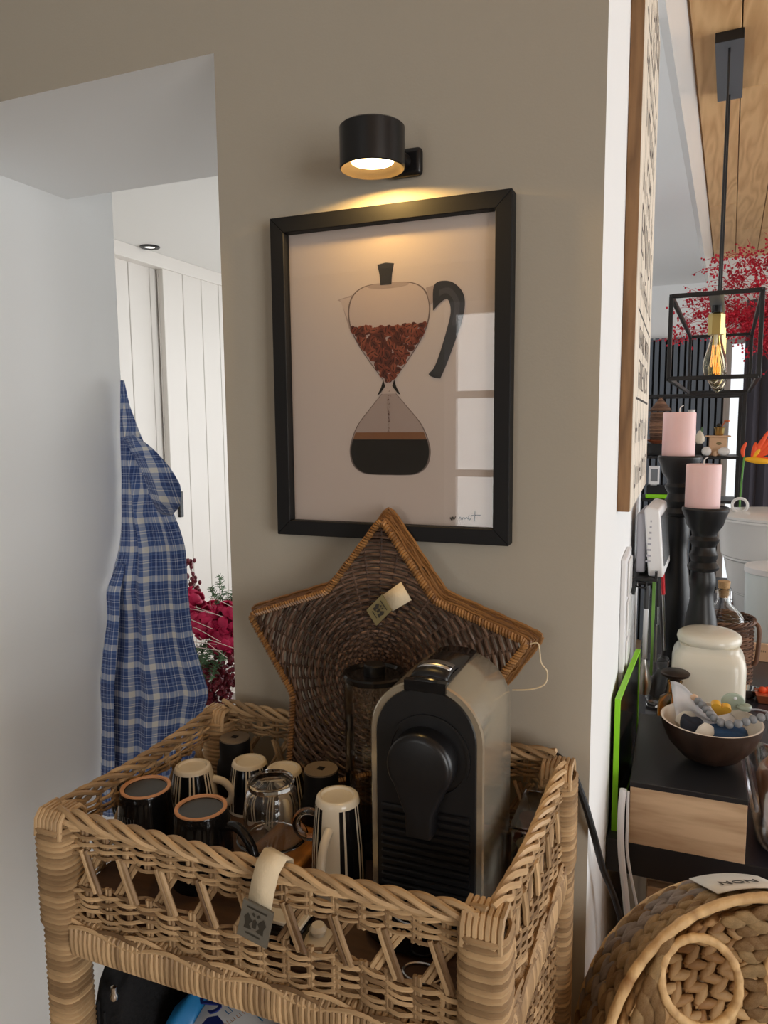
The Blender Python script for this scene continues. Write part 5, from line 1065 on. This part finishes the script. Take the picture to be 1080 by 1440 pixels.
for yy in (-.325, .02, .35):
    sk = MB().lathe([(.011, -.792), (.022, -.800), (.022, -.856), (.0, -.856)], 6, (0, yy, 0)).build('socket', 'brass', pd, angle=20); MB().lathe([(.014, -.776), (.014, -.800), (0, -.80)], 16, (0, yy, 0)).build('socket_cap', 'black_metal', sk)
    bl = MB().lathe([(.013, -.852), (.015, -.868), (.022, -.895), (.030, -.925), (.032, -.945), (.028, -.968), (.016, -.986), (.004, -.994), (0, -.995), (0, -.9935), (.0155, -.984), (.0265, -.967), (.0305, -.945), (.0285, -.925), (.0205, -.896), (.0135, -.869), (.0115, -.853)], 32, (0, yy, 0)).build('bulb', 'bulb_glass', pd)
    for k in range(6): a = 2*PI*k/6; mb = MB(); mb.tube([(.008*math.cos(a), yy+.008*math.sin(a), -.885), (.012*math.cos(a+.3), yy+.012*math.sin(a+.3), -.945)], .0011, 5); mb.build('filament', 'filament', bl)
    mb = MB(); mb.tube([(0, yy, -.856), (0, yy, -.89)], [.006, .003], 8); mb.build('filament_stem', 'vase_white', bl)
# ================================================================== RED BRANCHES
rb2 = thing('red_branches', 'tall vase of fine crimson branches fanning out near the dark curtain', 'branches', (.60, 2.75, ZF))
MB().lathe([(0, 0), (.07, 0), (.09, .02), (.10, .35), (.06, .62), (.045, .72), (.05, .78), (.044, .78), (.04, .72), (0, .70)], 40).build('vase', 'counter_black', rb2)
tw = MB(); bd = MB(); rt = random.Random(17)
for k in range(40):
    a = rt.uniform(-1, 1); tipx = -.62+rt.uniform(0, .85); tz = 2.03+rt.uniform(-.04, .26)-.15*abs((tipx+.15)/.5)**2*.6; ty = rt.uniform(-.16, .16)
    P = smooth_path([(0, 0, .70), (tipx*.10, ty*.2, 1.25), (tipx*.40, ty*.5, 1.85), (tipx*.75, ty*.8, tz+.04), (tipx, ty, tz)], 6); tw.tube(P, np.linspace(.0032, .0010, len(P)), 4)
    for j in range(26):
        i = rt.randrange(len(P)*5//9, len(P)); p = np.array(P[i]); d = np.array((rt.gauss(-.3, .7), rt.gauss(0, .6), rt.gauss(.12, .5))); e = p+d*rt.uniform(.04, .10); tw.tube([p, (p+e)/2+np.array((0, 0, .01)), e], [.0012, .001, .0008], 3)
        for q in range(4): f_ = p+(e-p)*rt.uniform(.4, 1.05)+np.array((rt.gauss(0, .008), rt.gauss(0, .008), rt.gauss(0, .008))); bd.ell(f_, rt.uniform(.0035, .006), None, 5, 3)
tag(tw.build('twigs', 'red_twig', rb2), kind='stuff'); tag(bd.build('buds', 'red_twig', rb2, angle=180), kind='stuff')
# ================================================================== ORANGE FLOWER
t = thing('heliconia', 'orange and yellow heliconia flower in a slim glass vase behind the white bin', 'flower', (.213, 2.08, CT))
MB().lathe([(0, 0), (.026, 0), (.028, .004), (.030, .30), (.0285, .30), (.0265, .008), (0, .006)], 32).build('vase', 'clear_glass', t)
mb = MB(); mb.tube(smooth_path([(.0, 0, .01), (-.004, 0, .2), (.0, 0, .42), (.006, 0, .535)], 6), .003, 6); mb.build('stem', 'leaf_green', t)
def petal(name, pts, w, mat):
    mb = MB(); P = smooth_path(pts, 6); n = len(P); mb.tube(P, [max(.0006, w*math.sin(PI*(k+.4)/n)**.7) for k in range(n)], 8, flat=.45, ref=(0, 1, 0)); return mb.build(name, mat, t)
petal('bract', [(.004, 0, .525), (.03, -.005, .522), (.07, -.01, .518), (.11, 0, .520)], .011, 'yellow_petal'); petal('bract', [(.04, 0, .525), (.075, -.006, .522), (.115, -.008, .516)], .010, 'orange_petal')
for (dx, dz, m) in ((.012, .055, 'orange_petal'), (.035, .070, 'orange_petal'), (.050, .095, 'orange_petal'), (.070, .085, 'orange_petal'), (.085, .065, 'orange_petal'), (.030, .040, 'yellow_petal'), (.100, .045, 'orange_petal')): petal('bract', [(.028+dx*.15, 0, .528), (.03+dx*.6, -.004, .53+dz*.55), (.030+dx, 0, .53+dz)], .008, m)
petal('bract', [(.004, 0, .53), (.0, 0, .555), (.010, 0, .585)], .007, 'orange_petal')
# ================================================================== BLACK SHELF WITH ORNAMENTS
sf = thing('metal_shelf', 'black metal shelf unit standing before the dark slat panel', 'shelf', (0, 3.05, ZF))
def SB(nm, x0, x1, y0, y1, z0, z1, m='black_metal'): return MB().box(x0, x1, y0, y1, z0-ZF, z1-ZF).build(nm, m, sf, smooth=False, bevel=.001, bseg=1)
for x in (-.40, .272):
    for y in (-.12, .12): SB('post', x-.009, x+.009, y-.009, y+.009, ZF, 1.632)
for y in (-.12, .12): SB('top_rail', -.40, .272, y-.007, y+.007, 1.617, 1.631)
SB('board', -.39, .262, -.125, .125, 1.325, 1.338); SB('board', -.39, .262, -.125, .125, 1.115, 1.128); SB('board', -.39, .262, -.125, .125, .70, .713); SB('board', -.39, .262, -.125, .125, .25, .263); SB('riser', -.20, .105, -.06, .11, 1.338, 1.395)
def orn(name, label, cat, x, y, z): return thing(name, label, cat, (x, y, z))
t = orn('wicker_lantern', 'brown wicker lidded basket on a brown dish on the black shelf', 'basket', -.092, 2.99, 1.4135)
wk = MB()
for i in range(16): z = .002+i*.0085; r = .040+.006*math.sin(PI*i/16); wk.tube([((r+.002*math.cos(8*q+PI*i))*math.cos(q), (r+.002*math.cos(8*q+PI*i))*math.sin(q), z) for q in np.arange(40)*2*PI/40], .0045, 5, closed=True)
wk.build('body', 'brown_wicker', t); wk = MB()
for i in range(9): wk.tube([((.048-.005*i)*math.cos(q), (.048-.005*i)*math.sin(q), .142+.0065*i) for q in np.arange(36)*2*PI/36], .0045, 5, closed=True)
wl_ = wk.build('lid', 'brown_wicker', t); MB().lathe([(.004, .195), (.008, .205), (.005, .216), (0, .22)], 16).build('knob', 'brown_wicker', wl_)
tag(MB().lathe([(0, 0), (.035, 0), (.060, .016), (.062, .018), (.034, .004), (0, .003)], 40).build('dish', 'copper', loc=(-.092, 2.99, 1.3955)), 'shallow brown dish under the wicker lidded basket', 'dish')
tag(MB().lathe([(0, 0), (.02, 0), (.026, .03), (.022, .09), (.011, .125), (.010, .14), (.017, .158), (.018, .163), (0, .164)], 32).build('white_vase', 'vase_white', loc=(.049, 3.06, 1.3955)), 'slim white ceramic vase with flared lip on the black shelf', 'vase')
t = orn('ceramic_pear', 'cream ceramic pear with green leaf beside the wooden box on the shelf', 'ornament', .089, 2.965, 1.3955)
MB().lathe([(0, 0), (.012, .001), (.022, .014), (.022, .030), (.014, .048), (.008, .060), (0, .064)], 28).build('pear', 'cream_glaze', t); MB().ell((.008, -.004, .066), (.006, .004, .014), None, 8, 6).build('leaf', 'fern', t)
t = orn('wooden_box', 'small pale wooden box with overhanging lid on the black shelf', 'box', .170, 3.02, 1.3385)
MB().box(-.038, .038, -.04, .04, 0, .088).build('body', 'pale_pine', t, bevel=.002); MB().box(-.055, .055, -.05, .05, .088, .095).build('lid', 'pale_pine', t, bevel=.002); mb = MB(); mb.ell((.004, -.041, .058), (.012, .003, .007), None, 16, 8); mb.build('badge', 'tag_olive', t)
t = orn('brass_mortar', 'little brass pot with a brown flower on the pale wooden box', 'pot', .176, 3.02, 1.434)
MB().lathe([(0, 0), (.016, 0), (.020, .006), (.022, .032), (.027, .040), (.024, .040), (.019, .03), (0, .026)], 28).build('pot', 'brass', t); mb = MB(); mb.tube([(.004, 0, .026), (.014, 0, .052), (.026, 0, .066)], .003, 6); mb.ell((.030, 0, .068), (.013, .008, .007), None, 10, 6); mb.build('flower', 'copper', t); MB().ell((-.004, 0, .048), (.012, .010, .010), None, 10, 6).build('foliage', 'tag_dark', t)
for k, (x, r, lab) in enumerate(((.108+.012, .022, 'round white egg ornament in front of the pale wooden box'), (.195, .021, 'wide white pebble ornament near the shelf post'))):
    tag(MB().ell((0, 0, r), (r*(1.0 if k == 0 else 1.25), r, r), None, 24, 14).build('egg_ornament', 'vase_white', loc=(x, 2.945, 1.3385)), lab, 'ornament')
tag(MB().lathe([(0, 0), (.008, 0), (.010, .008), (.007, .016), (.009, .022), (0, .024)], 16).build('figurine', 'pale_pine', loc=(.158, 2.945, 1.3385)), 'tiny wooden figurine between the white ornaments', 'ornament')
t = orn('herb_tray', 'grey planting tray with bright green grass on the lower black shelf', 'planter', -.062, 3.0, 1.1285)
MB().box(-.08, .06, -.06, .06, .022, .065).build('tray', 'slat_backing', t, bevel=.003); MB().box(-.085, .065, -.065, .065, 0, .022).build('grass_mat', 'lime', t, bevel=.006); MB().box(-.082, .062, -.062, .062, .065, .068).build('cover', 'thin_glass', t, smooth=False)
t = orn('photo_frame', 'small white picture frame leaning on the lower black shelf', 'frame', -.105, 2.945, 1.1285); 
MB().box(-.03, .02, -.006, 0, .070, .16).build('frame', 'white_plastic', t, bevel=.003); MB().box(-.02, .012, -.0066, -.006, .085, .145).build('picture', 'screen', t, smooth=False); MB().box(-.02, .01, .0, .006, 0, .07).build('foot', 'white_plastic', t)
